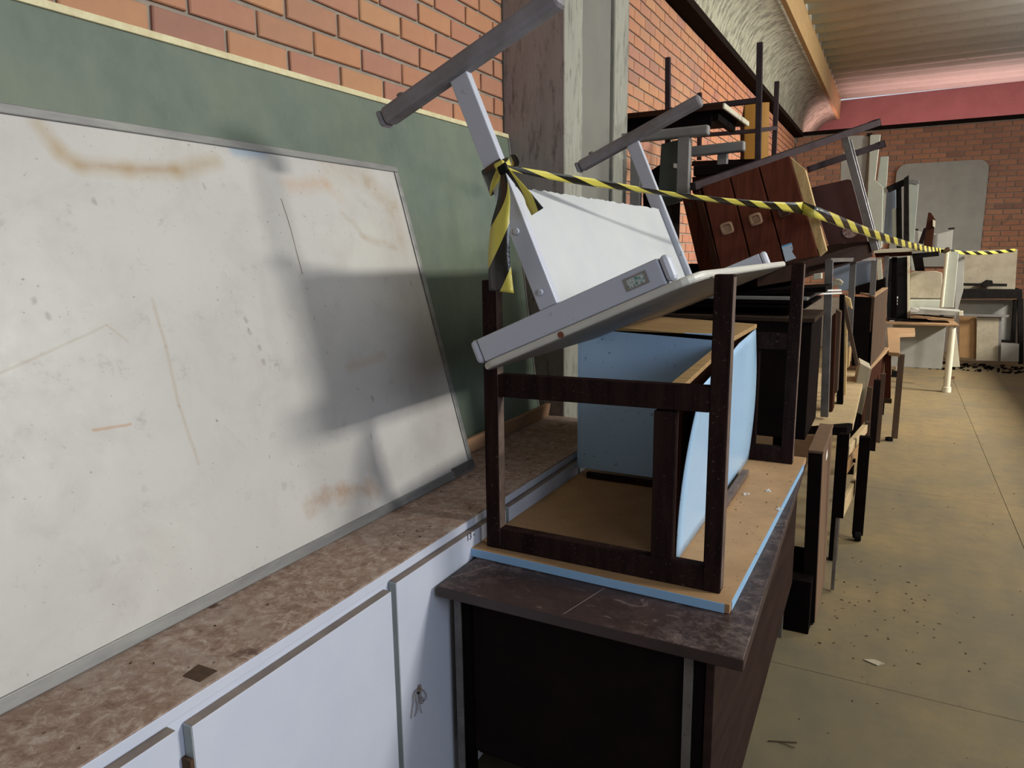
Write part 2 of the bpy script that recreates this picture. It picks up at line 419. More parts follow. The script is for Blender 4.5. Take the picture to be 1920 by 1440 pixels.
cab = Thing('low_cabinet', 'long low white cabinet along the left wall with dirt-stained top', 'cabinet', (-1.3, 1.2, 0))
cab.part('cabinet_top', MB().box(XW+.02, XC, -1.2, 2.962, ZC-.004, ZC), 'cab_top', 0, 'grimy pinkish brown top')
cab.part('top_edge', MB().box(XW+.02, XC+.0015, -1.2, 2.964, ZC-.026, ZC-.0045), 'cab_white', .001)
cab.part('carcass', MB().box(XW+.02, XC-.004, -1.2, 2.96, .08, ZC-.028), 'cab_white', 0)
cab.part('plinth', MB().box(XW+.02, XC-.05, -1.2, 2.96, 0, .079), 'dark_laminate', 0)
XD = -1.008
doors = [(-1.0, -.44), (-.43, .105), (.125, .682), (.712, 1.268), (1.289, 1.846), (1.866, 2.42), (2.44, 2.955)]
for i, (y0, y1) in enumerate(doors):
    zt = ZC-.031-(.012 if i == 3 else 0)
    d = cab.part('door', MB().box(XC-.003, XD, y0, y1, .09, zt), 'cab_white', .0012)
    cab.part('dusty_top_edge', MB().box(XC-.001, XD-.001, y0+.001, y1-.001, zt, zt+.0012), 'cab_dust', 0, parent=d)
    cab.part('edge_band', MB().box(XC-.001, XD-.0015, y0-.0015, y0, .092, zt-.001), 'cab_side', 0, parent=d)
    if i == 3:
        c = P(358, 1432, x=XD); cab.part('latch', MB().box(XC-.002, XD-.001, y0-.010, y0-.002, c.z-.02, c.z+.004), 'leaf', .001, parent=d)
    if i == 4:
        c = P(785, 1296, x=XD)
        mb = MB().cyl((XD-.002, c.y, c.z), (XD+.001, c.y, c.z), .008, 12)
        cab.part('knob_hole', mb, 'black_plastic', 0, parent=d)
        fo = D.curves.new('door_mark', 'FONT'); fo.body = '13 -'; fo.size = .028; fo.extrude = .0003; fo.materials.append(M['black_plastic'])
        to = D.objects.new('door_mark', fo); COL.objects.link(to); to.parent = d
        q = P(875, 1016, x=XD+.0006)
        to.matrix_local = Matrix(((0, 0, 1, q.x-cab.loc.x), (1, 0, 0, q.y-cab.loc.y), (0, 1, 0, q.z-cab.loc.z), (0, 0, 0, 1)))
def to_mesh(o, nm):
    dg = bpy.context.evaluated_depsgraph_get(); dg.update()
    me = D.meshes.new_from_object(o.evaluated_get(dg)); me.name = nm
    n_ = D.objects.new(nm, me); COL.objects.link(n_); n_.parent = o.parent; n_.matrix_local = o.matrix_local.copy()
    D.objects.remove(o); n_.name = nm; return n_
bpy.context.view_layer.update(); to_mesh(to, 'handwritten_mark')
# string bundle hanging from the door
def tube(name, pts, r, mat, parent=None, off=V((0, 0, 0)), cyc=False):
    cu = D.curves.new(name, 'CURVE'); cu.dimensions = '3D'; cu.bevel_depth = r; cu.bevel_resolution = 1; cu.resolution_u = 6
    sp = cu.splines.new('BEZIER'); sp.bezier_points.add(len(pts)-1); sp.use_cyclic_u = cyc
    for bp, p in zip(sp.bezier_points, pts):
        bp.co = V(p)-off; bp.handle_left_type = bp.handle_right_type = 'AUTO'
    cu.materials.append(M[mat]); o = D.objects.new(name, cu); COL.objects.link(o)
    if parent: o.parent = parent
    bpy.context.view_layer.update(); return to_mesh(o, name)
st = Thing('string_bundle', 'knotted grey string hanging from a hole in the cabinet door', 'string', P(785, 1296, x=XD+.003))
for k, pts in enumerate([[(786, 1290), (776, 1300), (775, 1318), (771, 1347)], [(786, 1289), (780, 1302), (782, 1330), (778, 1344)],
                         [(787, 1290), (797, 1298), (799, 1309), (792, 1314), (786, 1302)], [(787, 1288), (790, 1305), (794, 1316), (788, 1318), (783, 1300)],
                         [(788, 1290), (790, 1312), (788, 1326), (791, 1337)]]):
    s_ = tube('strand', [P(a, b, x=XD+.004+.0015*k) for a, b in pts], .0011, 'string', st.o, st.loc)
mb = MB().cyl(P(786, 1284, x=XD+.001), P(787, 1297, x=XD+.006), .005, 8, .007); st.part('knot', mb, 'string', 0)

# green board (leaning back on the wall) --------------------------------
n = NT('green_board')
a = n.noise(2.2, 6, .65); b = n.noise(14, 7, .75, stretch=(1, 1, .6)); c = n.noise(60, 4, .7)
col = n.ramp(a, [(.3, lin('4f5c54')), (.5, lin('5b675b')), (.72, lin('68725f'))])
col = n.mix(n.ramp(b, [(.4, (0, 0, 0)), (.75, (.3, .3, .3))]), col, lin('7b8575'))
n.color(col); n.rough(.6); M['green'] = n.m
zb, zt = ZC+.002, 2.118; xb, xt = -1.43, -1.578
gy0, gy1 = -.9, 2.955
gb = Thing('green_chalkboard', 'large faded green chalkboard leaning on the brick wall behind the whiteboard', 'chalkboard', (xb, 1.0, zb))
upv = V((xt-xb, 0, zt-zb)).normalized(); nrm = V((upv.z, 0, -upv.x)); HH = V((xt-xb, 0, zt-zb)).length
o_ = V((xb, gy0, zb))
gb.part('board', MB().obox(o_+upv*.012-nrm*.016, (0, gy1-gy0-.004, 0), upv*(HH-.03), nrm*.016), 'green', 0)
gb.part('top_frame', MB().obox(o_+upv*(HH-.018)-nrm*.018, (0, gy1-gy0, 0), upv*.018, nrm*.024), 'cream_frame', .002, 'cream wooden strip with brown stains')
gb.part('bottom_frame', MB().obox(o_-nrm*.018, (0, gy1-gy0, 0), upv*.012, nrm*.022), 'cream_frame', .001)
gb.part('side_frame', MB().obox(o_+V((0, gy1-gy0-.004, 0))-nrm*.018, (0, .012, 0), upv*(HH-.018), nrm*.022), 'grey_leg', .001)
# batten on the cabinet in front of the board
q0 = P(820, 885, z=ZC); q1 = P(1042, 770, z=ZC)
mb = MB().obox(V((-1.395, 1.5, ZC+.001)), (0, 1.44, 0), (.022, 0, 0), (.012, 0, .062))
single('wooden_batten', 'pinkish wooden batten standing on edge along the back of the cabinet top', 'batten', mb, simple('batten_wood', '8a6a54', 'a07c5c', 12, .75, stretch=(4, .5, 4)), .003)

# whiteboard ------------------------------------------------------------
wb0 = V((-1.268, -1.15, ZC+.001)); wtop = V((-1.553, 2.085, 1.895))
up = V((wtop.x-wb0.x, 0, wtop.z-wb0.z)); WH = up.length; up.normalize(); wn = V((up.z, 0, -up.x)); WL = 2.085-wb0.y
wbT = Thing('whiteboard', 'large stained whiteboard in an aluminium frame leaning on the cabinet top', 'whiteboard', wb0)
def wbp(px, py):      # pixel -> point of the board's face, relative to the thing
    d = ray(px, py); o = wb0+wn*.0; t = (o-CAM).dot(wn)/d.dot(wn); return CAM+d*t-wb0
n = NT('whiteboard_face')
a = n.noise(2.4, 5, .6); b = n.noise(16, 8, .78); c = n.noise(75, 3, .7); e = n.noise(6, 8, .7, dist=.4)
col = n.ramp(a, [(.3, lin('b2afad')), (.7, lin('bcb9b4'))])
col = n.mix(n.ramp(e, [(.48, (0, 0, 0)), (.7, (.32, .32, .32))]), col, lin('9a938c'))
col = n.mix(n.ramp(b, [(.31, (.45, .45, .45)), (.41, (0, 0, 0))]), col, lin('8b8782'))
col = n.mix(n.ramp(c, [(.265, (.7, .7, .7)), (.32, (0, 0, 0))]), col, lin('5f5a55'))
def stain(pts, r, soft, colr, amt, wob=.02, wscale=7, brk=0):
    global col
    for (p, q) in zip(pts[:-1], pts[1:]):
        mk = n.seg(wbp(*p), wbp(*q), r, soft, wob, wscale)
        f = n.math('MULTIPLY', mk, amt)
        if brk: f = n.math('MULTIPLY', f, n.ramp(b, [(.35, (.1, .1, .1)), (.6, (1, 1, 1))]))
        col = n.mix(f, col, lin(colr))
stain([(70, 240), (110, 285), (150, 310), (240, 316), (330, 318), (405, 303)], .004, .026, '9c8050', .42, .018, 5)
stain([(150, 310), (330, 318)], .001, .012, '8d6536', .35, .01, 9, 1)
stain([(540, 345), (610, 345), (640, 370)], .006, .03, 'b08658', .4, .02, 12, 1)
stain([(610, 315), (690, 340), (735, 385), (752, 450)], .012, .04, '9a8466', .4, .03, 9, 1)
stain([(640, 400), (680, 440), (740, 462)], .002, .016, '94784e', .45, .03, 10, 1)
stain([(580, 950), (640, 925), (690, 915), (710, 925)], .006, .03, '9c7148', .55, .035, 14, 1)
stain([(655, 690), (720, 665)], .003, .02, 'a58d6c', .35, .01, 9)
stain([(285, 560), (310, 650), (335, 760), (372, 870)], .0005, .006, 'a08e78', .5, .006, 9)
stain([(0, 700), (200, 610), (240, 640)], .0005, .004, '9a8872', .35, .004, 9)
stain([(175, 806), (245, 796)], .0008, .004, 'a87c50', .6, .003, 20)
stain([(440, 280), (490, 285)], .006, .02, '7c9cba', .5, .01, 12)
stain([(527, 373), (545, 430), (567, 513)], .0010, .0012, '5c4c3e', .95, .002, 10)
for (x, y, r) in [(493, 677, .005), (460, 598, .006), (697, 745, .007), (695, 815, .005), (382, 347, .003), (175, 375, .003), (466, 620, .004), (770, 530, .004), (485, 650, .003), (88, 590, .006), (62, 560, .004)]:
    stain([(x, y), (x+2, y+5)], r*.3, .007, '7a7168', .5, .008, 40)
n.color(col); n.rough(n.ramp(b, [(.3, (.55, .55, .55)), (.7, (.38, .38, .38))])); M['wb'] = n.m
FW = .026
wbT.part('writing_surface', MB().obox(wb0+up*FW*.5-wn*.012+V((0, .01, 0)), (0, WL-.02, 0), up*(WH-FW), wn*.012), 'wb', 0)
wbT.part('frame_bottom', MB().obox(wb0-wn*.014, (0, WL, 0), up*FW, wn*.022), 'alu', .002)
wbT.part('frame_top', MB().obox(wb0+up*(WH-FW*.8)-wn*.014, (0, WL, 0), up*FW*.8, wn*.020), 'alu', .002)
wbT.part('frame_side', MB().obox(wb0+V((0, WL-FW*.8, 0))+up*FW-wn*.014, (0, FW*.8, 0), up*(WH-FW*1.8), wn*.020), 'alu', .002)
q = wb0+V((0, WL-.13, 0))+up*.004; wbT.part('frame_joint', MB().obox(q-wn*.0145, (0, .13, 0), up*(FW+.004), wn*.0245), 'steel_dull', .001, 'corner sleeve of the aluminium frame')

# ================================================================== BROWN DESK IN FRONT
n = NT('scratched_brown_top')
a = n.noise(5, 8, .75, dist=.8); b = n.noise(30, 9, .8, dist=.3); b2 = n.noise(11, 6, .7, dist=2.2, stretch=(1, 2, 1)); c = n.noise(3.3, 3, .5)
col = n.ramp(a, [(.35, lin('2a1c1a')), (.65, lin('392825'))])
ge = n.n('ShaderNodeNewGeometry'); sz = n.n('ShaderNodeSeparateXYZ'); n.l(ge.outputs['Normal'], sz.inputs[0])
top = n.math('GREATER_THAN', sz.outputs[2], .6)
mk = n.math('MULTIPLY', n.ramp(b, [(.46, (0, 0, 0)), (.64, (.7, .7, .7))]), n.ramp(c, [(.42, (.12, .12, .12)), (.58, (1, 1, 1))]))
col = n.mix(n.math('MULTIPLY', mk, top), col, lin('7d6b64'))
mk = n.ramp(b2, [(.60, (0, 0, 0)), (.66, (.35, .35, .35))])
col = n.mix(n.math('MULTIPLY', mk, top), col, lin('8a7a74'))
for (pa, pb) in (((-.64, 1.45, .75), (-.60, 1.62, .75)), ((-.985, 1.50, .75), (-.93, 1.60, .75))):
    col = n.mix(n.math('MULTIPLY', n.seg(V(pa)-V((-.6, 2.2, 0)), V(pb)-V((-.6, 2.2, 0)), .0006, .0008), .7), col, lin('9b8a82'))
n.color(col); n.rough(.5); M['desk_top'] = n.m
dk = Thing('brown_desk', 'dark brown desk with scuffed top in the foreground carrying the blue upturned desk', 'desk', (-.6, 2.2, 0))
zt = .75; tk = .03
A = V((-.991, 1.437, zt-tk)); B = V((-.222, 1.441, zt-tk)); C = V((-.265, 3.06, zt-tk)); E_ = V((-1.003, 3.05, zt-tk))
dk.part('tabletop', MB().prism([A, B, C, E_], (0, 0, tk)), 'desk_top', .003)
for (x, y) in ((-.984, 1.50), (-.362, 1.50)):
    dk.part('leg', MB().box(x, x+.022, y, y+.022, .0, zt-tk), 'steel_dull', .002)
    dk.part('leg_backing', MB().box(x+.0225, x+.048, y+.004, y+.03, .02, zt-tk), 'black_board', .001)
for (x, y) in ((-.984, 2.95), (-.33, 2.95)):
    dk.part('leg', MB().box(x, x+.022, y, y+.022, .0, zt-tk), 'steel_dull', .002)
dk.part('end_panel', MB().box(-.935, -.363, 1.515, 1.533, .24, zt-tk), 'dark_laminate', .001)
dk.part('lower_shelf', MB().box(-.935, -.365, 1.535, 2.3, .22, .238), 'black_board', .001)
dk.part('side_panel', MB().prism([V((-.312, 1.50, zt-tk)), V((-.30, 2.94, zt-tk)), V((-.30, 2.94, .26)), V((-.312, 1.50, .05))], (.02, 0, 0)), simple('desk_side', '2a1f1c', '352824', 12, .35, stretch=(2, .4, 2)), .002, 'glossy brown side panel')
dk.part('far_panel', MB().box(-.96, -.34, 2.9, 2.918, .3, zt-tk), 'dark_laminate', .001)
bb = MB().box(-.62, -.213, 3.028, 3.40, .0, .235)
single('drawer_carcass', 'low black box on the floor behind the brown desk', 'box', bb, 'black_board', .003)

# ================================================================== UPTURNED BLUE DESK
ud = Thing('upturned_blue_desk', 'upside-down desk with dark wooden leg frames and light blue laminate pedestal', 'desk', (-.65, 2.3, .752))
zs = .775
c1 = V((-1.012, 1.636, .7515)); c2 = V((-.288, 1.622, .7515)); c3 = V((-.262, 3.0, .7515)); c4 = V((-.995, 3.01, .7515))
ud.part('board', MB().prism([c1, c2, c3, c4], (0, 0, .0235)), 'chip_raw', .001, 'raw brown underside of the upturned top')
ud.part('front_edging', MB().prism([c1-V((0, .0015, 0)), c2-V((.012, .0015, 0)), c2-V((.012, 0, 0)), c1], (0, 0, .0232)), 'blue_edge', 0, 'light blue edge band')
ud.part('side_edging', MB().prism([c2+V((-.0, .02, 0)), c2+V((.002, .02, 0)), c3+V((.002, -.1, 0)), c3+V((0, -.1, 0))], (0, 0, .0232)), 'blue_edge', 0, 'light blue edge band')
def legframe(y, xl, xr, left=True, mid=1.276, top=1.545, midr=1.285):
    w_ = .043; d_ = .036
    for x, nm in (((xl, 0), (xr-w_, 1)) if left else ((xr-w_, 1),)):
        zt_ = top if nm else top-.017
        p = ud.part('post', MB().box(x, x+w_, y, y+d_, zs, zt_), 'dark_wood', .003)
        ud.part('worn_face', MB().box(x+w_-.001, x+w_+.0008, y+.002, y+d_-.002, zs+.01, zt_-.006), 'dark_edge', 0, parent=p)
    ud.part('mid_rail', MB().prism([V((xl+w_, y+.001, mid-.062)), V((xr-w_, y+.001, midr-.062)), V((xr-w_, y+.001, midr)), V((xl+w_, y+.001, mid))], (0, d_-.002, 0)), 'dark_wood', .003)
    ud.part('bottom_rail', MB().box(xl+w_, xr-w_, y+.001, y+d_-.001, zs, zs+.062), 'dark_wood', .003)
    ud.part('inner_post', MB().box(-.496, -.442, y+.002, y+d_-.002, zs+.062, mid-.06), 'dark_wood', .002)
legframe(1.665, -.974, -.320)
legframe(2.872, -.974, -.300, mid=1.272, midr=1.285, top=1.549)
# pedestal: blue panels
yp = 2.392
ud.part('blue_panel', MB().box(-.99, -.492, yp, yp+.018, zs+.03, 1.325), 'blue_lam', .001, 'pale blue laminated panel')
ud.part('blue_panel', MB().box(-1.0, -.99, yp, 2.86, zs+.03, 1.325), 'blue_lam', .001)
ud.part('pedestal_top', MB().prism([V((-.995, yp, 1.326)), V((-.455, yp, 1.302)), V((-.455, 2.862, 1.302)), V((-.995, 2.862, 1.326))], (0, 0, .016)), 'ply_tan', .001, 'bare plywood board')
ud.part('cleat', MB().box(-.955, -.52, yp-.022, yp-.001, zs+.001, zs+.022), 'dark_wood', .002)
ud.part('cleat', MB().box(-.449, -.425, 2.2, 2.66, zs+.001, zs+.022), 'dark_edge', .002)
# plywood side with peeling laminate
y0, y1 = 1.80, 2.866
ud.part('side_board', MB().prism([V((-.490, y0+.03, zs)), V((-.490, y1, zs)), V((-.490, y1, 1.285)), V((-.490, yp, 1.285)), V((-.490, y0+.03, 1.25))], (.022, 0, 0)), 'brown_board', .001)  # plywood coloured dark to stand for the shadow inside the gap
ud.part('side_board_top', MB().prism([V((-.492, y0-.02, 1.249)), V((-.492, yp, 1.286)), V((-.466, yp, 1.286)), V((-.456, y0-.02, 1.249))], (0, 0, .013)), 'ply_tan', .001, 'bare plywood edge')
def bow(y, z):   # laminate sheet bowing away from the board near the camera
    t = max(0, 1-(y-y0)/(y1-y0)); h = (z-zs)/(1.30-zs)
    e = .5*(1-t)
    return -.4645 + .062*t*h**2.1 + .016*(1-t)*math.sin(h*math.pi*.9)
mb = MB(); ny_, nz_ = 16, 16
for i in range(ny_+1):
    for j in range(nz_+1):
        y = y0-.004+(y1-y0-.0)*i/ny_; ztop = 1.262+.036*min(1, i/ny_*1.8); z = zs+.001+(ztop-zs)*j/nz_
        mb.v.append(V((bow(y, z), y, z)))
nn = len(mb.v)
for v in list(mb.v[:nn]): mb.v.append(v+V((.0018, 0, 0)))
W_ = nz_+1
for i in range(ny_):
    for j in range(nz_):
        a = i*W_+j; mb.f.append([a, a+1, a+W_+1, a+W_]); mb.f.append([nn+a, nn+a+W_, nn+a+W_+1, nn+a+1])
for i in range(ny_):
    for j in (0, nz_): a = i*W_+j; mb.f.append([a, a+W_, nn+a+W_, nn+a])
for j in range(nz_):
    for i in (0, ny_): a = i*W_+j; mb.f.append([a, a+1, nn+a+1, nn+a])
ud.part('laminate_sheet', mb, 'blue_lam', 0, 'glossy blue laminate peeling off in a curve', smooth=True)

# ================================================================== WHITE TABLE LYING TILTED
T0 = V((-.936, 1.575, 1.292)); cb = .409
U = V((math.cos(cb), 0, math.sin(cb))); Vv = V((0.004, 1, 0)); Nn = V((-math.sin(cb), 0, math.cos(cb)))
def tp(u, v, n_): return T0+U*u+Vv*v+Nn*n_
wt = Thing('white_table', 'white steel-legged table tipped upside down on top of the dark frame', 'table', T0)
W_, L_, H_ = .618, 1.37, .706
def rrect(w, l, r, k=6):
    out = []
    for cx, cy, a0 in ((r, r, math.pi), (w-r, r, 1.5*math.pi), (w-r, l-r, 0), (r, l-r, .5*math.pi)):
        for i in range(k+1):
            t = a0+i/k*math.pi/2; out.append((cx+r*math.cos(t), cy+r*math.sin(t)))
    return out
pts = rrect(W_, L_, .035)
pts2 = rrect(W_, L_, .06)
wt.part('tabletop', MB().prism([tp(u, v, .0008) for u, v in pts2], Nn*.020), 'white_top', .007, 'cream-edged white top')
wt.part('top_surface', MB().prism([tp(.004+u*.987, .004+v*.994, 0) for u, v in pts2], Nn*.001), 'grey_under', 0, 'grey working surface now facing down')
cpt = tp(.262, -.001, .010); wt.part('chipped_notch', MB().cyl(tp(.258, -.0012, .009), tp(.258, .006, .009), .008, 10), 'rust', 0, 'broken notch in the edge')
def rbar(a, b, wd, hd, updir, r=.012):
    return MB().bar(a, b, wd, hd, updir)
for k, v0 in enumerate((.010, 1.325)):
    # apron channel
    wt.part('apron', MB().obox(tp(.025, v0, .0215), U*.515, Vv*.035, Nn*.062), 'white_paint', .004)
    for ua, ub in ((.0, .0245), (.5405, .565)):
        wt.part('end_cap', MB().obox(tp(ua, v0-.001, .0215), U*(ub-ua), Vv*.037, Nn*.064), 'white_paint', .012, 'rounded plastic cap')
    wt.part('leg', MB().obox(tp(.221, v0+.004, .084), U*.052, Vv*.027, Nn*(H_-.084-.012)), 'white_paint', .003)
    f = wt.part('foot_bar', MB().obox(tp(.006, v0-.008, H_-.012), U*.545, Vv*.05, Nn*.046), 'white_dusty', .012, 'grimy foot bar pointing up')
    wt.part('end_cap', MB().obox(tp(-.010, v0-.007, H_-.011), U*.016, Vv*.048, Nn*.044), 'white_dusty', .008)
    for uu in (.07,): wt.part('glide', MB().cyl(tp(uu, v0+.017, H_+.034), tp(uu, v0+.017, H_+.044), .011, 10), 'grey_leg', .002, parent=f)
    for nn_ in (.125, .285):
        if k == 0: wt.part('bolt', MB().cyl(tp(.243, v0+.004, nn_), tp(.243, v0-.003, nn_), .0095, 14, .007), 'white_paint', .001)
# modesty panel with torn top edge
mb = MB(); N = 60; rr = random.Random(3); prof = []
for i in range(N+1):
    v = .045+i/N*(1.32-.045); prof.append((v, .405+rr.uniform(-.003, .003)))
poly = [tp(.235, .045, .022), tp(.235, 1.32, .022)]+[tp(.235, v, h) for v, h in prof[::-1]]
wt.part('modesty_panel', MB().prism(poly, U*.016), 'panel_white', 0, 'white panel with a torn upper edge')
# maker's plate on the apron
pa = V(tp(.448, .0095, .040)); pl_ = wt.part('plate', MB().obox(pa, U*.058, Vv*-.0012, Nn*.030), 'steel', .0005, 'small metal identification plate')
n = NT('plate_print'); f = n.noise(140, 3, .8, stretch=(1, 1, 1)); n.color(n.ramp(f, [(.42, lin('3f7a72')), (.52, lin('b5bab8'))])); n.rough(.3)
wt.part('plate_print', MB().obox(pa+U*.008+Nn*.005-Vv*.0012, U*.042, Vv*-.0004, Nn*.020), n.m, 0, parent=pl_)

# ================================================================== WARNING TAPE
def ribbon(pts, widths, name, parent, off, thick=.0004, sub=8, u0=0, us_=1.0):
    """pts: (point, side vector) list; smooth strip with uv.x = length"""
    P_ = [V(p) for p, s in pts]; S_ = [V(s).normalized() for p, s in pts]
    me = D.meshes.new(name); vs = []; us = []; fs = []; L = u0; prev = None; m_ = 3
    tot = (len(P_)-1)*sub
    for i in range(tot+1):
        k = min(i//sub, len(P_)-2); t = (i-k*sub)/sub
        p0 = P_[max(k-1, 0)]; p1 = P_[k]; p2 = P_[k+1]; p3 = P_[min(k+2, len(P_)-1)]
        c = .5*((2*p1)+(-p0+p2)*t+(2*p0-5*p1+4*p2-p3)*t*t+(-p0+3*p1-3*p2+p3)*t**3)
        s = S_[k].lerp(S_[k+1], t); wd = widths[k]*(1-t)+widths[k+1]*t
        if prev: L += (c-prev).length
        prev = c
        for j in range(m_+1): vs.append(c+s*wd*(j/m_-.5)); us.append((L*us_, j/m_))
    for i in range(tot):
        for j in range(m_): a = i*(m_+1)+j; fs.append([a, a+1, a+m_+2, a+m_+1])
    me.from_pydata([tuple(v-off) for v in vs], [], fs); uv = me.uv_layers.new(name='UVMap')
    for lp in me.loops: uv.data[lp.index].uv = us[lp.vertex_index]
    me.materials.append(M['tape'])
    for p in me.polygons: p.use_smooth = True
    o = D.objects.new(name, me); COL.objects.link(o); o.parent = parent
    sm = o.modifiers.new('thickness', 'SOLIDIFY'); sm.thickness = thick
    return o
K = tp(.276, .004, .435)
tape = Thing('warning_tape', 'yellow and black warning tape tied to a table leg and strung across the pile', 'warning tape', K)
Kp = K+V((0, -.012, 0))
# loop round the leg
c0 = tp(.219, .010, .432); c1_ = tp(.275, .010, .452)
w0, w1 = .219, .276; d0, d1 = .010, .044
lp = [tp(w1, d0-.004, .445), tp(w0-.002, d0-.004, .425), tp(w0-.004, d1+.002, .43), tp(w1+.003, d1+.002, .445), tp(w1+.004, d0-.004, .44)]
sv = [Nn]*5
ribbon(list(zip(lp, sv)), [.03, .065, .05, .04, .03], 'leg_loop', tape.o, K, u0=.02, sub=4)
# hanging tail
tail = [Kp, P(945, 365, y=1.548), P(938, 420, y=1.53), P(936, 480, y=1.525), P(940, 547, y=1.53)]
ribbon(list(zip(tail, [(1, -.2, .3), (1, -.1, .1), (1, .1, 0), (1, .2, -.05), (1, .1, -.1)])), [.016, .034, .048, .055, .066], 'hanging_tail', tape.o, K, u0=.05)
tail2 = [Kp+V((.01, 0, 0)), P(985, 360, y=1.56), P(997, 380, y=1.565), P(1008, 397, y=1.57)]
ribbon(list(zip(tail2, [(1, 0, .3), (1, 0, .3), (1, 0, .4), (1, 0, .5)])), [.012, .02, .03, .036], 'short_tail', tape.o, K, u0=.1)
tail3 = [Kp, P(966, 310, y=1.57), P(962, 290, y=1.575)]
ribbon(list(zip(tail3, [(1, 0, 0)]*3)), [.012, .022, .016], 'short_tail', tape.o, K, u0=.03)
for i in range(4):
    a = Kp+V((random.uniform(-.008, .008), random.uniform(-.006, .002), random.uniform(-.008, .008)))
    o = link('knot', MB().cyl(a-U*.010, a+U*.012+Nn*random.uniform(-.008, .008), .011, 8, .007).mesh('knot', K), 'black_plastic' if i % 2 else 'tape', tape.o, .003)
bend = P(1505, 390, y=3.24); fa = P(1764, 470, y=9.15); fb_ = P(1905, 469, y=10.85)
def sag(a, b, t, s): return a.lerp(b, t)-V((0, 0, s*4*t*(1-t)))
run = [Kp+V((.012, 0, 0))]+[sag(Kp, bend, t, .012) for t in (.08, .2, .4, .6, .8, .93)]+[bend]
ribbon(list(zip(run, [(0, 0, 1), (0, -.2, 1), (.2, -.5, 1), (.5, -1, .8), (.5, -.9, .9), (.4, -.6, 1), (.2, -.2, 1), (0, 0, 1)])), [.010, .018, .024, .022, .026, .030, .038, .050], 'long_run', tape.o, K, u0=.03)
bend2 = P(1546, 404, y=3.285)
run = [bend, bend2]+[sag(bend2, fa, t, .03) for t in (.12, .3, .5, .7, .85)]+[fa]
ribbon(list(zip(run, [(0, 0, 1), (.1, 0, 1), (.2, 0, 1), (.3, 0, 1), (.3, 0, 1), (.2, 0, 1), (.1, 0, 1), (.0, 0, 1)])), [.050, .044, .044, .046, .048, .05, .052, .055], 'long_run', tape.o, K, u0=.4, us_=.5)
run = [fa, sag(fa, fb_, .3, .03), sag(fa, fb_, .6, .03), fb_]
ribbon(list(zip(run, [(0, 0, 1)]*4)), [.05, .04, .04, .04], 'long_run', tape.o, K, u0=.4, us_=.7)

exec_marker = 1
# ================================================================== TILTED DRAWER DESK ON TOP OF THE PILE
yd = 3.35
dd = Thing('drawer_desk', 'tilted reddish desk pedestal with three drawers and a chrome leg frame on the pile', 'desk', P(1440, 500, y=yd+.2))
def q(x, y, yy=yd): return P(x, y, y=yy)
BK = V((-.10, .42, 0))
TL, TR, BR, BLc = (1312, 352), (1481, 292), (1536, 480), (1348, 512)
dd.part('carcass', MB().prism([q(*TL, yd+.012), q(*TR, yd+.012), q(*BR, yd+.012), q(*BLc, yd+.012)], BK), 'red_wood', .002)
def lerp2(a, b, t): return (a[0]+(b[0]-a[0])*t, a[1]+(b[1]-a[1])*t)
drawers = []
for i in range(3):
    a, b = [(.02, .335), (.335, .655), (.655, 1)][i]; g = .008
    quad = [lerp2(TL, TR, a+g), lerp2(TL, TR, b-g), lerp2(BLc, BR, b-g), lerp2(BLc, BR, a+g)]
    d = dd.part('drawer', MB().prism([q(*c, yd-.006) for c in quad], (0, .017, 0)), 'red_wood', .002); drawers.append(d)
for i, (cx, cy) in enumerate(((1363, 428), (1417, 411), (1470, 396))):
    ang = -.32; ring = []
    hm = 'raw_wood' if i < 2 else 'red_wood'
    def rr2(hw, hh, yy):
        out = []
        for k in range(16):
            t = 2*math.pi*k/16; c_, s_ = math.cos(t), math.sin(t)
            ex = hw*math.copysign(abs(c_)**.5, c_); ey = hh*math.copysign(abs(s_)**.5, s_)
            out.append(q(cx+ex*math.cos(ang)-ey*math.sin(ang), cy+ex*math.sin(ang)+ey*math.cos(ang), yy))
        return out
    o1 = rr2(12, 11, yd-.012); o2 = rr2(8.5, 7.5, yd-.014); o3 = rr2(12.5, 11.5, yd-.0065); o4 = rr2(7, 6, yd-.0068)
    mb = MB(); mb.v = o1+o2+o3+o4
    for k in range(16):
        j = (k+1) % 16; mb.f += [[k, j, 16+j, 16+k], [k, 32+k, 32+j, j], [16+k, 16+j, 48+j, 48+k]]
    mb.f.append(list(range(48, 64)))
    dd.part('recessed_pull', mb, simple('pull_plastic_%d' % i, '8d6f58' if i < 2 else '43251c', 'a5866b' if i < 2 else '4e2c22', 30, .5), 0, parent=drawers[i])
dd.part('raw_side', MB().prism([q(1482, 294), q(1510, 318), q(1550, 470), q(1537, 481)], (.0, .05, 0)), 'raw_wood', .002, 'bare chipped wooden side')
dd.part('base_slat', MB().prism([q(1300, 362, yd-.01), q(1312, 356, yd-.01), q(1352, 512, yd-.01), q(1340, 515, yd-.01)], (.03, .40, 0)), 'brown_board', .002)
b0, b1 = q(1299, 350, yd-.03), q(1646, 230, 4.8)
dd.part('runner_bar', MB().bar(b0, b1, .032, .034), 'tube_brown', .002, 'long bronze-coloured steel bar')
dd.part('bar_cap', MB().bar(q(1633, 234.5, 4.77), q(1647, 229.5, 4.81), .038, .040), 'black_plastic', .002)
dd.part('runner_bar', MB().bar(q(1515, 318, 4.95), q(1656, 270, 5.1), .036, .038), 'tube_brown', .002, 'long bronze-coloured steel bar')
dd.part('bar_cap', MB().bar(q(1645, 274, 5.09), q(1657, 269.5, 5.11), .04, .042), 'black_plastic', .002)
dd.part('chrome_leg', MB().bar(q(1583, 256, 4.84), q(1641, 470, 4.84), .032, .04), 'steel', .002, 'chrome leg')
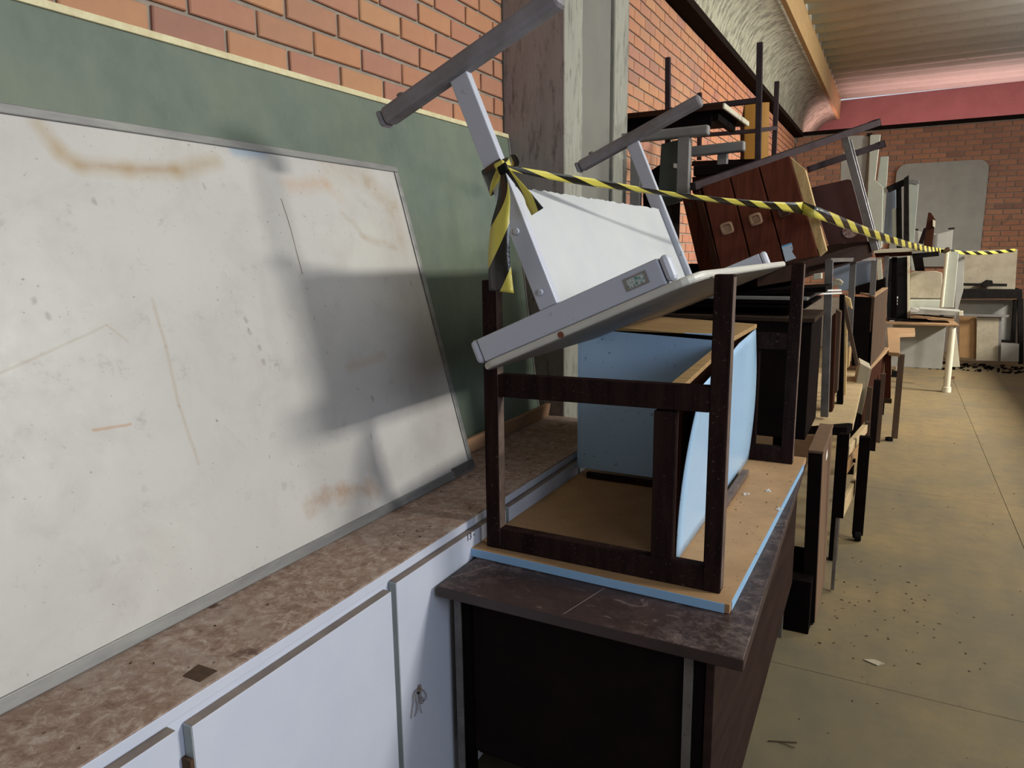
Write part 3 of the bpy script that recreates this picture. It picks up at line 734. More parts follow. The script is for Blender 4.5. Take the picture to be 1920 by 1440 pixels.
dd.part('chrome_leg', MB().bar(q(1593, 262, 4.9), q(1647, 468, 4.9), .016, .022), 'steel', .002, 'chrome leg')
dd.part('back_panel', MB().prism([q(1519, 352, 5.0), q(1590, 336, 5.0), q(1597, 338, 5.0), q(1632, 470, 5.0), q(1560, 480, 5.0)], (0, .02, 0)), simple('maroon_panel', '3a1d1a', '44231f', 8, .5), .001, 'dark maroon panel')
n = NT('sticker_print'); f = n.noise(60, 3, .8); n.color(n.ramp(f, [(.42, lin('9a8a84')), (.6, lin('6b3f3b'))])); n.rough(.5)
cc = q(1594, 433, 4.997); dd.part('round_sticker', MB().cyl(cc, cc+V((0, -.001, 0)), .044, 24), n.m, 0, 'worn round sticker')
cc = q(1584, 459, 4.997); dd.part('lock', MB().cyl(cc, cc+V((0, -.004, 0)), .013, 12), 'steel_dull', .001)
n = NT('torn_paper'); f = n.noise(50, 2, .6); n.color(n.ramp(f, [(.60, lin('b9c6d4')), (.66, lin('5f86b0'))])); n.rough(.7)
dd.part('torn_sticker', MB().prism([q(x, y, yd-.0075) for x, y in ((1465, 461), (1484, 455), (1487, 466), (1485, 472), (1493, 484), (1473, 491))], (0, .001, 0)), n.m, 0, 'torn pale blue paper label')
dd.part('sticker_band', MB().prism([q(x, y, yd-.0078) for x, y in ((1465, 461), (1484, 455), (1484.5, 458), (1466, 464))], (0, .0003, 0)), simple('sky_blue', '5fa0d0', '6aa8d6', 5, .6), 0)
# slab it stands on
sb = MB().prism([q(1420, 512, 3.36), q(1500, 492, 3.75), q(1630, 453, 4.86), q(1637, 481, 4.86), q(1500, 524, 3.75), q(1420, 538, 3.36)], (-.18, .32, 0))
single('dark_slab', 'thick dark brown board under the tilted drawer desk', 'board', sb, simple('slab_brown', '1a0f0b', '251712', 10, .6), .003)
s3 = MB().prism([q(1278, 366, 3.5), q(1301, 371, 3.5), q(1346, 512, 3.5), q(1312, 512, 3.5)], (0, .3, 0))
single('reddish_side_board', 'reddish brown board left of the drawers behind the white table leg', 'board', s3, 'red_wood', .002)
s3 = MB().prism([P(*c, y=3.42) for c in ((1285, 380), (1296, 378), (1300, 398), (1296, 392))], (0, .01, 0))
single('torn_tag', 'torn brown cardboard tag below the grey table post', 'tag', s3, 'walnut', 0)

# ================================================================== UPPER LEFT PILE BEHIND THE PILLAR
zb1 = 2.304
bt = Thing('brown_topped_table', 'dark brown tabletop with a cream edge high up beside the pillar', 'table', (-1.1, 4.2, zb1-.1))
bt.part('tabletop', MB().prism([V((-1.42, 3.9, zb1)), V((-.842, 3.9, zb1)), V((-.832, 4.5, zb1)), V((-1.42, 4.5, zb1))], (0, 0, .028)), simple('tabletop_under', '2e1c15', '3a241a', 10, .6), .002)
bt.part('edge_strip', MB().prism([V((-.842, 3.9, zb1)), V((-.828, 3.9, zb1)), V((-.818, 4.53, zb1)), V((-.832, 4.53, zb1))], (0, 0, .03)), 'cream', .006, 'cream edge strip')
bt.part('front_rail', MB().box(-1.40, -.90, 3.93, 3.955, zb1-.07, zb1-.001), 'black_board', .002)
bt.part('side_rail', MB().box(-.90, -.87, 3.95, 4.4, zb1-.045, zb1-.001), 'black_board', .002)
# grey upturned T-leg desk
gd = Thing('grey_upturned_desk', 'grey steel desk upside down with T-shaped legs in the air beside the pillar', 'desk', P(1290, 400, y=3.8))
def gq(x, y, yy=3.7): return P(x, y, y=yy)
def vpost(x0, x1, yt, yb, yy, mat='grey_leg', dep=.03, nm='leg', bev=.003, label=None, th=gd):
    a = gq((x0+x1)/2, yt, yy); b = gq((x0+x1)/2, yb, yy); wd = (gq(x1, yt, yy)-gq(x0, yt, yy)).length
    return th.part(nm, MB().box(a.x-wd/2, a.x+wd/2, yy, yy+dep, min(a.z, b.z), max(a.z, b.z)), mat, bev, label)
vpost(1271, 1293, 250, 372, 3.70, dep=.045)
vpost(1345, 1363, 286, 345, 4.15, dep=.045)
vpost(1182, 1200, 292, 388, 3.72, dep=.045)
gd.part('foot_bar', MB().bar(gq(1296, 285, 4.15), gq(1397, 274, 4.15), .05, .055), 'grey_leg', .01)
gd.part('foot_bar', MB().bar(gq(1150, 262, 3.72), gq(1330, 244, 3.72), .05, .05), 'grey_leg', .01)
gd.part('glide', MB().cyl(gq(1384, 270, 4.15), gq(1384, 266, 4.15), .02, 10), 'black_plastic', .002)
gd.part('dark_panel', MB().prism([gq(1240, 270, 3.78), gq(1272, 262, 3.78), gq(1296, 262, 3.78), gq(1294, 372, 3.78), gq(1232, 392, 3.78)], (0, .015, 0)), simple('dark_green_panel', '2b302c', '353a36', 8, .4), .001, 'dark panel with a small white label')
gd.part('white_label', MB().prism([gq(1263, 306, 3.778), gq(1272, 307.5, 3.778), gq(1271, 316, 3.778), gq(1262.5, 314, 3.778)], (0, .001, 0)), 'paper', 0)
gd.part('tabletop', MB().prism([gq(1300, 312, 3.95), gq(1432, 302, 3.95), gq(1432, 318, 3.95), gq(1300, 330, 3.95)], (0, .6, 0)), 'dark_laminate', .002)
gd.part('lower_panel', MB().prism([gq(1298, 332, 3.97), gq(1400, 322, 3.97), gq(1400, 362, 3.97), gq(1298, 362, 3.97)], (0, .5, 0)), 'brown_board', .002)
s3 = MB().prism([gq(1205, 330, 3.9), gq(1250, 300, 3.9), V((gq(1240, 700, 3.9).x, 3.9, 0)), V((gq(1222, 700, 3.9).x, 3.9, 0))], (0, .3, 0))
single('upright_black_board', 'black board standing behind the white table legs by the pillar', 'board', s3, 'black_board', .002)
# inverted square tube table
tb = Thing('upturned_tube_table', 'upturned table whose thin bronze square tubes stick up against the cove', 'table', P(1380, 320, y=4.4))
def tq(x, y, yy): return P(x, y, y=yy)
def tube_px(p, yp_, q_, yq_, w_=.03, mat='tube_brown', th=tb, nm='leg', label=None, h=None):
    return th.part(nm, MB().bar(tq(p[0], p[1], yp_), tq(q_[0], q_[1], yq_), w_, h or w_), mat, .0015, label)
tube_px((1425, 80), 4.3, (1421, 302), 4.3, .030)
tube_px((1457, 153), 5.3, (1451, 296), 5.3, .030)
tube_px((1252.5, 108), 4.3, (1252, 300), 4.3, .028)
tube_px((1312, 174), 5.3, (1311, 300), 5.3, .028)
tube_px((1254, 208), 4.3, (1424, 188), 4.3, .028, nm='rail')
tube_px((1312, 206), 5.3, (1334, 204), 5.3, .026, nm='rail')
tube_px((1300, 255), 5.3, (1422, 245), 5.3, .026, nm='rail')
tube_px((1424, 244), 4.32, (1455, 240), 5.28, .024, nm='rail')
tube_px((1300, 307), 4.6, (1424, 303), 4.4, .03, nm='rail')
ob = Thing('orange_board', 'upright orange-yellow board with a narrow brown edge behind the bronze tubes', 'board', tq(1405, 300, 5.5))
ob.part('panel', MB().prism([tq(1396, 196, 5.5), tq(1428, 192, 5.5), tq(1424, 460, 5.5), tq(1394, 460, 5.5)], (.05, .02, 0)), 'orange_board', .002)
ob.part('edge_strip', MB().prism([tq(1388, 240, 5.48), tq(1395, 196, 5.48), tq(1393, 460, 5.48), tq(1388, 460, 5.48)], (0, .03, 0)), 'brown_board', .001)

# ================================================================== MIDDLE PILE
# big black cabinet behind the near frames
zz = P(1400, 592, y=3.35).z
bk = Thing('black_cabinet', 'big nearly black cabinet right behind the upturned blue desk', 'cabinet', (-.75, 3.6, .76))
bk.part('body', MB().box(-1.2, -.30, 3.32, 3.80, .765, zz-.02), 'dark_laminate', .003)
bk.part('top', MB().box(-1.21, -.29, 3.31, 3.81, zz-.019, zz), simple('dusty_dark_top', '2c231d', '40342b', 6, .85), .002)
bk.part('back_board', MB().box(-1.2, -.42, 3.79, 3.81, zz, 1.53), 'black_board', .001)
struct_t = Thing('supporting_desk', 'dusty low desk under the black cabinet, its black edge facing the blue desk', 'desk', (-.6, 4.6, 0))
ds = struct_t
e0 = P(1594, 800, z=.75)
ds.part('tabletop', MB().prism([V((-1.2, 3.27, .72)), V((-.30, 3.66, .72)), V((-.15, 3.70, .72)), V((-.128, 3.80, .72)), V((-.135, 5.6, .72)), V((-1.2, 5.6, .72))], (0, 0, .034)), 'dusty_sand', .002, 'top covered in sand-coloured dust')
ds.part('front_edge', MB().prism([V((-1.2, 3.262, .715)), V((-.30, 3.652, .715)), V((-.15, 3.69, .715)), V((-.13, 3.79, .715)), V((-.15, 3.80, .715)), V((-.30, 3.66, .715)), V((-1.2, 3.27, .715))], (0, 0, .040)), 'black_board', .001)
ds.part('leg', MB().box(-.20, -.16, 3.86, 3.90, 0, .72), 'black_board', .002)
ds.part('leg', MB().box(-.20, -.16, 5.5, 5.54, 0, .72), 'black_board', .002)
ds.part('leg', MB().box(-1.1, -1.06, 5.5, 5.54, 0, .72), 'black_board', .002)
ds.part('leg', MB().box(-1.1, -1.06, 3.5, 3.54, 0, .72), 'black_board', .002)
# boards stacked above the cabinet
for i, (pz, x1) in enumerate(((556, -.33), (563, -.31), (571, -.335))):
    z = P(1450, pz, y=3.4).z
    o = single('flat_board', 'thin %s board lying flat in the dark stack, %s' % (('dark grey', 'black', 'black')[i], ('uppermost', 'middle one', 'lowest')[i]), 'board',
           MB().box(-1.1, x1, 3.36, 3.8, z-.0125, z), ('grey_leg', 'black_board', 'black_board')[i], .001, 'thin boards lying on the black cabinet')
sk = MB().prism([P(1360, 548, y=3.42), P(1548, 538, y=3.42), P(1548, 548, y=3.42), P(1360, 555, y=3.42)], (0, .35, 0))
single('upper_board', 'black tilted board just below the thick brown board', 'board', sk, 'black_board', .001)
s3 = MB().prism([P(1525, 514, y=3.5), P(1540, 512, y=3.5), P(1540, 523, y=3.5), P(1524, 525, y=3.5)], (0, .06, 0))
single('cream_block', 'small cream block beside the steel tube under the drawer desk', 'block', s3, 'cream', .002)
# bracket of white bars
wbk = Thing('white_bracket', 'white double-bar metal bracket lying on the dark stack', 'bracket', P(1550, 550, y=3.6))
wbk.part('bar', MB().bar(P(1533, 545.5, y=3.5), P(1576, 544, y=3.6), .012, .007), 'paper', .001)
wbk.part('bar', MB().bar(P(1533, 551, y=3.5), P(1577, 549.5, y=3.6), .012, .007), 'paper', .001)
wbk.part('bar', MB().bar(P(1533, 544, y=3.5), P(1533, 552, y=3.5), .006, .006), 'paper', .001)
s3 = MB().prism([P(x, y, y=3.9) for x, y in ((1556, 530), (1567, 523), (1575, 524), (1581, 530), (1576, 536), (1560, 537))], (0, .05, 0))
single('crumpled_paper', 'crumpled pale paper between the two front steel tubes', 'paper', s3, 'beige_board', .004)
# steel tube table (standing on the supporting desk)
sf = Thing('steel_tube_frame', 'square steel tube frame standing on the dusty desk under the drawer desk', 'frame', (-.3, 4.7, .76))
def st_tube(top, bot, y, w_=.028, nm='leg'):
    return sf.part(nm, MB().bar(P(*top, y=y), P(*bot, y=y), w_, w_), 'steel_dull', .002)
st_tube((1555, 487), (1546, 781), 3.84, .036)
st_tube((1600, 487), (1592, 640), 4.9, .034)
st_tube((1640, 484), (1626, 690), 5.5, .036)
st_tube((1663, 480), (1658, 560), 6.6, .034)
sf.part('rail', MB().bar(P(1554, 488, y=3.84), P(1640, 486, y=5.5), .02, .02), 'steel_dull', .001)
# upright planks
def plank(name, label, pts, y, dep, mat, vec=None, grp=None):
    return single(name, label, 'plank', MB().prism([P(a, b, y=y) for a, b in pts], vec or (0, dep, 0)), mat, .002, grp)
plank('narrow_plank', 'narrow dark plank standing just right of the nearest steel tube', [(1560, 592), (1568, 588), (1561, 772), (1553, 772)], 4.02, .12, 'brown_board')
plank('splintered_plank', 'splintered brown plank upright with a torn pale top', [(1567, 580), (1577, 585), (1570, 735), (1563, 740)], 4.1, .08, 'walnut')
plank('black_batten', 'black batten standing between the splintered plank and the diagonal brace', [(1574, 553), (1583, 553), (1580, 768), (1568, 770)], 4.25, .06, 'black_board')
plank('thin_lath', 'thin pale lath standing behind the diagonal brace', [(1584, 600), (1589, 600), (1586, 740), (1581, 742)], 4.5, .04, 'raw_wood')
plank('diagonal_brace', 'diagonal dark brace with a pale worn edge leaning in front of the black chest', [(1575, 556), (1583, 553), (1610, 684), (1604, 688)], 4.3, .03, 'walnut')
plank('chipped_offcut', 'chipped raw wood offcut behind the top of the diagonal brace', [(1579, 553), (1594, 560), (1598, 580), (1592, 576), (1585, 566)], 4.36, .05, 'raw_wood')
plank('short_stub', 'short pale wooden stub standing on the dusty desk', [(1585, 655), (1594, 652), (1592, 688), (1585, 692)], 4.6, .06, 'raw_wood')
plank('grey_plank', 'grey weathered plank leaning at the edge of the dusty desk', [(1613, 681), (1634, 692), (1616, 778), (1594, 768)], 5.0, .05, 'grey_plank', (-.02, .25, .0))
# open black chest with wood rim
ch = Thing('open_chest', 'open-topped black chest with pale wooden rim and walnut side', 'chest', (-.1, 5.9, .76))
fy = 5.45
a, b, c, d_ = P(1600, 556, y=fy), P(1640, 558, y=fy), P(1632, 686, y=fy), P(1596, 686, y=fy)
ch.part('front', MB().prism([a, b, c, d_], (0, .02, 0)), 'black_board', .002)
q1 = P(1640, 557, y=fy); q2 = P(1664, 541, x=q1.x+.10); 
ch.part('side', MB().prism([P(1640, 557, y=fy), P(1665, 540, y=fy+.55), P(1658, 655, y=fy+.55), P(1632, 688, y=fy)], (-.02, 0, 0)), 'walnut', .002, 'walnut veneered side')
ch.part('rim', MB().prism([P(1612, 548, y=fy+.1), P(1640, 556, y=fy), P(1665, 539, y=fy+.55), P(1655, 539, y=fy+.5), P(1636, 551, y=fy+.1)], (0, 0, -.012)), 'ply_orange', .001, 'pale wooden rim')
s3 = MB().prism([P(1604, 538, y=6.2), P(1660, 522, y=6.2), P(1660, 552, y=6.2), P(1604, 552, y=6.2)], (0, .3, 0))
single('black_crate', 'black crate behind the open chest under the cream shelf', 'crate', s3, 'black_board', .002)
s3 = MB().prism([P(1555, 500, y=6.4), P(1640, 486, y=6.4), P(1640, 545, y=6.4), P(1575, 545, y=6.4)], (0, .03, 0))
single('blue_grey_board', 'blue-grey board deep in the pile between the steel tubes', 'board', s3, 'blue_grey', .001)
plank('cream_lath', 'cream painted lath standing left of the rearmost steel tube', [(1643, 484), (1652, 483), (1656, 538), (1646, 536)], 6.3, .04, 'cream')

# ------------------------------------------------------------------ floor-standing things in the aisle edge
# panel-legged desk
M['panel_leg'] = simple('panel_leg_veneer', '5c4533', '6f543e', 12, .6, stretch=(3, 3, .3))
pd_ = Thing('panel_leg_desk', 'walnut panel-legged desk just past the brown desk, white paper stuck on it', 'desk', (-.25, 3.35, 0))
X1 = P(1543.5, 851, y=3.11).x; zt = P(1536, 850, y=3.11).z
XB = X1+.014
pd_.part('leg_panel', MB().prism([V((XB-.05, 3.11, .02)), V((XB, 3.11, .02)), V((X1, 3.11, zt-.001)), V((X1-.05, 3.11, zt-.001))], (0, .49, 0)), 'panel_leg', .003)
pd_.part('dark_front', MB().prism([V((XB-.056, 3.102, .02)), V((XB-.003, 3.102, .02)), V((X1-.003, 3.102, zt-.002)), V((X1-.056, 3.102, zt-.002))], (0, .007, 0)), 'dark_laminate', .001)
pd_.part('top_edge', MB().box(X1-.058, X1+.002, 3.10, 3.62, zt, zt+.012), 'panel_leg', .002)
for yy in (3.13, 3.56): pd_.part('glide', MB().cyl((X1-.015, yy, 0), (X1-.015, yy, .03), .022, 12), 'black_plastic', .003)
pp = P(1550, 862, x=X1+.001)
pd_.part('paper_scrap', MB().prism([V((X1+.0008, pp.y+dy, pp.z+dz)) for dy, dz in ((-.05, .03), (-.01, .05), (.03, .015), (0, -.03), (-.045, -.075))], (.0006, 0, 0)), 'paper', 0, 'torn white paper')
# black post
def leg_px(th, x0, x1, yt, yb, y, mat='black_board', dep=.045, nm='leg', bev=.002):
    a = P(x0, yb, y=y); b = P(x1, yb, y=y); t = P(x0, yt, y=y)
    return th.part(nm, MB().box(a.x, b.x, y, y+dep, a.z, t.z), mat, bev)
p1 = Thing('black_panel_frame', 'black board hanging on a thin steel leg behind the walnut desk', 'frame', P(1560, 1105, z=0))
yy = P(1560, 1110, z=0).y
leg_px(p1, 1562, 1581, 812, 970, yy-.02, 'black_board', .03, 'panel')
leg_px(p1, 1557, 1564, 965, 1106, yy, 'steel_dull', .02)
# trolley
tr = Thing('small_trolley', 'small dark wheeled trolley with raw wooden side rails in the aisle', 'trolley', (-.1, 4.5, 0))
yt_ = 4.19
leg_px(tr, 1597, 1618, 818, 1002, yt_, 'black_board', .05)
cst = P(1606, 1011, y=yt_+.02)
tr.part('caster_fork', MB().bar(P(1604, 998, y=yt_+.02), P(1604, 1008, y=yt_+.02), .02, .03), 'black_metal', .002)
tr.part('caster_wheel', MB().cyl(V((cst.x-.012, cst.y, .033)), V((cst.x+.022, cst.y, .033)), .033, 20), 'black_plastic', .004)
xl_ = P(1597, 900, y=yt_).x; xr_ = P(1618, 900, y=yt_).x
tr.part('leg', MB().box(xr_-.03, xr_, yt_+.75, yt_+.79, .05, .74), 'walnut', .002)
tr.part('leg', MB().box(xl_-.42, xl_-.37, yt_, yt_+.05, .05, .70), 'black_board', .002)
a = P(1587, 845, y=4.0); b = P(1624, 800, y=4.75)
tr.part('top_rail', MB().bar(a, b, .03, .05), 'dusty_sand', .003, 'pale dusty rail')
tr.part('side_rail', MB().bar(P(1577, 888, y=4.0), P(1614, 836, y=4.55), .02, .075), 'ply_brown', .003)
tr.part('lower_rail', MB().bar(P(1578, 956, y=3.95), P(1613, 886, y=4.45), .022, .085), 'dusty_sand', .003, 'pale dusty rail')
tr.part('bolt', MB().cyl(P(1596, 863, y=4.26)+V((.01, 0, 0)), P(1596, 863, y=4.26)+V((.022, 0, 0)), .012, 10), 'black_metal', .001)
tr.part('back_post', MB().bar(P(1627, 790, y=4.7), P(1621, 905, y=4.7), .03, .03), 'walnut', .002)
# second desks with beech tops
for i, (lab, fx, fy_, tx, ytop, x0, x1, yb) in enumerate((
        ('narrow desk with a beech top edge and dark brown legs, nearer of the two', 0, 0, 0, 0, 0, 0, 0),)):
    pass
n1 = Thing('beech_top_desk', 'desk with bright beech top and dark legs, nearer of the two in the aisle', 'desk', (-.15, 6.1, 0))
ya, yb_ = 5.55, 6.85
n1.part('tabletop', MB().prism([V((-.42, ya, .735)), V((-.118, ya, .735)), V((.0, yb_, .735)), V((-.30, yb_, .735))], (0, 0, .028)), 'ply_orange', .002)
n1.part('side_panel', MB().prism([V((-.135, ya+.05, .25)), V((-.025, yb_-.06, .25)), V((-.025, yb_-.06, .73)), V((-.135, ya+.05, .73))], (-.02, 0, 0)), 'brown_board', .002)
n1.part('front_panel', MB().box(-.24, -.14, ya+.03, ya+.05, .28, .73), 'black_board', .002)
leg_px(n1, 1628, 1641, 712, 845, 5.62, 'dark_laminate', .05)
leg_px(n1, 1641, 1650, 700, 830, 6.35, 'walnut', .04)
n2 = Thing('brown_leg_desk', 'desk with bright beech top and metal-tipped brown leg, farther of the two in the aisle', 'desk', (.0, 7.2, 0))
yL = 6.63
zt = P(1687, 662, y=yL).z
n2.part('tabletop', MB().prism([P(x, y, z=.75) for x, y in ((1666, 660), (1687, 662), (1687.5, 627), (1716, 626), (1715, 615), (1663, 614))], (0, 0, -.03)), 'ply_orange', .002, 'bright beech top')
leg_px(n2, 1671, 1683, 664, 822, yL, 'walnut', .05)
n2.part('foot', MB().cyl(P(1667, 820, y=yL+.02)*1.0, P(1667, 826, y=yL+.02), .03, 12), 'black_plastic', .002)
n2.part('side_panel', MB().prism([P(1659, 664, y=yL+.1), P(1671, 664, y=yL+.1), P(1670, 748, y=yL+.1), P(1657, 746, y=yL+.1)], (0, .02, 0)), 'red_wood', .002)
n2.part('stretcher', MB().bar(P(1655, 751, y=yL+.1), P(1672, 752, y=yL+.1), .02, .04), 'walnut', .002)
leg_px(n2, 1651, 1657, 700, 778, 7.0, 'dark_laminate', .04)
exec_marker = 2

# ================================================================== FAR END
fd = Thing('white_far_desk', 'long desk with beech top, grey modesty panel and round white legs at the far end', 'desk', (.3, 9.5, 0))
fd.part('tabletop', MB().prism([V((-.25, 9.17, .742)), V((.655, 9.17, .742)), V((.63, 9.85, .742)), V((-.25, 9.85, .742))], (0, 0, .022)), 'ply_orange', .003)
for (x, y) in ((.60, 9.23), (.10, 10.1)):
    l_ = fd.part('leg', MB().cyl((x, y, .03), (x, y, .74), .034, 16), 'cream', 0, smooth=False)
    fd.part('foot_collar', MB().cyl((x, y, 0), (x, y, .06), .048, 16, .044), 'cream', .003, parent=l_)
fd.part('leg_foot', MB().box(.05,.14,10.05,10.18,0,.08),'black_plastic',.004)
fd.part('modesty_panel', MB().box(.02, .56, 9.62, 9.64, .20, .735), 'pale_grey', .002)
s3 = MB().prism([P(1665, 598, y=9.35), P(1737, 600, y=9.35), P(1750, 606, y=9.35), P(1663, 606, y=9.35)], (0, .2, 0))
single('black_flat_case', 'flat black case lying on the far desk with a small pale label', 'case', s3, 'black_plastic', .003)
s3 = MB().prism([P(1668, 600.5, y=9.34), P(1677, 600.8, y=9.34), P(1677, 605, y=9.34), P(1668, 604.6, y=9.34)], (0, .003, 0))
single('case_label', 'small pale label on the flat black case', 'label', s3, 'paper', 0)
bc = Thing('black_upright_case', 'tall black case with a row of white keys standing on the far desk', 'case', P(1685, 597, y=9.5))
bc.part('body', MB().prism([P(x, y, y=9.5) for x, y in ((1663, 486), (1701, 482), (1701, 597), (1663, 597))], (0, .25, 0)), 'black_plastic', .003)
bc.part('cream_edge', MB().prism([P(x, y, y=9.49) for x, y in ((1701, 480), (1706, 480), (1706, 597), (1701, 597))], (0, .26, 0)), 'cream', .002)
for k, (x, y) in enumerate(((1681, 558), (1680, 564), (1680, 570), (1678, 576), (1676, 580), (1676, 586))):
    bc.part('key', MB().prism([P(x-2.6, y-1.8, y=9.494), P(x+2.8, y-2, y=9.494), P(x+2.8, y+1.8, y=9.494), P(x-2.6, y+2, y=9.494)], (0, .006, 0)), 'paper', 0)
s3 = MB().prism([P(1706, 594, y=9.3), P(1716, 592, y=9.3), P(1790, 599, y=9.3), P(1790, 601, y=9.3), P(1720, 597, y=9.3)], (0, .3, 0))
single('thin_plywood_sheet', 'thin plywood sheet lying on the far desk under the grey tray', 'board', s3, 'ply_orange', .001)
gt = Thing('grey_tray', 'grey metal tray with clips lying across the far desk', 'tray', P(1755, 592, y=9.35))
gt.part('body', MB().prism([P(x, y, y=9.35) for x, y in ((1708, 584), (1725, 579), (1802, 584), (1805, 590), (1795, 592), (1712, 589))], (0, .3, 0)), 'pale_grey', .003)
gt.part('clip', MB().prism([P(x, y, y=9.34) for x, y in ((1735, 590), (1742, 590), (1742, 593), (1735, 593))], (0, .05, 0)), 'black_metal', .001)
gt.part('clip', MB().prism([P(x, y, y=9.34) for x, y in ((1762, 590.5), (1770, 591), (1770, 593.5), (1762, 593))], (0, .05, 0)), 'black_metal', .001)
gt.part('end_clip', MB().prism([P(x, y, y=9.34) for x, y in ((1798, 584), (1806, 583), (1806, 592), (1798, 592))], (0, .06, 0)), 'cream', .002)
s3 = MB().prism([P(x, y, y=9.25) for x, y in ((1706, 580), (1711, 577), (1717, 578), (1724, 581), (1721, 585), (1708, 586))], (0, .08, 0))
single('white_crumple', 'crumpled white paper at the left end of the grey tray', 'paper', s3, 'paper', .004)
# chair pieces
cb_ = Thing('cream_chair_shell', 'cream chair shell leaning upright behind the grey tray', 'chair', P(1738, 585, y=9.7))
cb_.part('back', MB().prism([P(x, y, y=9.72) for x, y in ((1707, 512), (1715, 509), (1755, 508), (1767, 512), (1766, 560), (1706, 559))], (0, .03, 0)), 'beige_board', .006)
cb_.part('seat', MB().prism([P(x, y, y=9.68) for x, y in ((1706, 562), (1766, 562), (1766, 578), (1706, 580))], (0, .05, 0)), 'pale_green', .006)
cb_.part('support', MB().prism([P(x, y, y=9.8) for x, y in ((1707, 482), (1714, 482), (1717, 508), (1708, 508))], (0, .03, 0)), 'pale_grey', .003)
cp = Thing('cream_panel_post', 'leaning cream post with rounded edge that holds the end of the tape', 'post', P(1775, 576, y=9.15))
cp.part('panel', MB().prism([P(x, y, y=9.2) for x, y in ((1774, 473), (1798, 471), (1788, 577), (1764, 577))], (0, .05, 0)), 'pale_green', .004)
cp.part('round_edge', MB().bar(P(1776, 473, y=9.18), P(1765, 577, y=9.18), .035, .035), 'cream', .012)
s3 = MB().prism([P(x, y, y=9.15) for x, y in ((1768, 470), (1774, 464), (1780, 463), (1782, 471), (1775, 474))], (0, .05, 0))
single('rag', 'brown rag on top of the leaning cream post', 'rag', s3, 'walnut', .004)
s3 = MB().prism([P(x, y, y=9.9) for x, y in ((1792, 472), (1808, 478), (1806, 545), (1790, 600))], (0, .03, 0))
single('grey_side_board', 'light grey board standing right of the cream post', 'board', s3, 'pale_grey', .002)
# beige board and dark frame table at the far wall
s3 = MB().prism([P(x, y, y=11.42) for x, y in ((1809, 470), (1908, 467), (1903, 543.5), (1805, 541.5))], (0, .03, 0))
single('beige_board', 'stained beige board standing on the dark frame table near the far wall', 'board', s3, 'beige_board', .002)
mr_ = Thing('black_mount', 'black metal rod with a clamp in front of the beige board', 'mount', P(1840, 540, y=11.33))
mr_.part('rod', MB().bar(P(1790, 533, y=11.33), P(1888, 534.5, y=11.33), .03, .035), 'black_metal', .004)
mr_.part('clamp', MB().prism([P(x, y, y=11.31) for x, y in ((1840, 538), (1843, 530), (1850, 525), (1861, 526), (1863, 537))], (0, .08, 0)), 'black_metal', .006)
ft = Thing('dark_frame_table', 'dark grey frame table standing against the far wall', 'table', P(1850, 680, y=11.3))
def fbar(pts, y=11.3, dep=.06, nm='leg', mat='black_metal'): return ft.part(nm, MB().prism([P(a, b, y=y) for a, b in pts], (0, dep, 0)), mat, .004)
fbar([(1789, 542), (1917, 543), (1917, 560), (1790, 560)], nm='top_beam', dep=.5)
fbar([(1908, 560), (1919, 560), (1919, 683), (1910, 683)])
fbar([(1901, 562), (1908, 562), (1904, 641), (1895, 641)], y=11.5, dep=.04, nm='inner_leg')
fbar([(1877, 637), (1904, 640), (1904, 643), (1877, 641)], y=11.5, dep=.04, nm='stretcher')
FB = 'boards leaning on the far wall'
def fboard(nm, label, pts, y, mat, dep=.02): return single(nm, label, 'board', MB().prism([P(a, b, y=y) for a, b in pts], (0, dep, 0)), mat, .002, FB)
fboard('grey_board', 'wide light grey board under the dark frame table', [(1794, 562), (1905, 563), (1902, 638), (1877, 637), (1872, 590), (1795, 590)], 11.55, 'pale_grey')
fboard('shelf_rail', 'thin dark rail with turned-down end above the brown board', [(1804, 589), (1893, 591), (1890, 595), (1806, 593)], 11.25, 'grey_leg', .04)
fboard('brown_plywood_board', 'brown plywood board with dark bottom edge by the far desk leg', [(1799, 594), (1831, 592), (1830, 673), (1798, 670)], 11.35, 'ply_brown')
fboard('patterned_board', 'scraped beige board between brown board and dark post', [(1832, 591), (1873, 592), (1871, 677), (1830, 676)], 11.3, 'beige_board')
fboard('dark_post', 'narrow dark post right of the scraped beige board', [(1873, 594), (1878, 594), (1877, 678), (1871, 678)], 11.3, 'grey_leg', .05)
fboard('small_pale_board', 'small pale square board at the foot of the dark frame', [(1877, 643), (1911, 645), (1910, 678), (1876, 677)], 11.25, 'pale_grey')
fboard('pale_leaning_board', 'pale board leaning behind the round white desk leg', [(1788, 612), (1792, 612), (1800, 688), (1780, 688)], 11.0, 'cream')
# black flattened rubble line at the base
rb = MB(); r_ = random.Random(11)
for i in range(220):
    x = r_.uniform(.2, 2.0); y = r_.uniform(10.9, 11.6); s = r_.uniform(.015, .05)
    rb.obox((x, y, .0005), V((s, r_.uniform(-.02, .02), 0)), V((0, s*.7, 0)), (0, 0, r_.uniform(.004, .02)))
o = single('swept_debris', 'line of dark swept debris on the floor at the foot of the far boards', 'debris', rb, 'black_board', 0); o['kind'] = 'stuff'
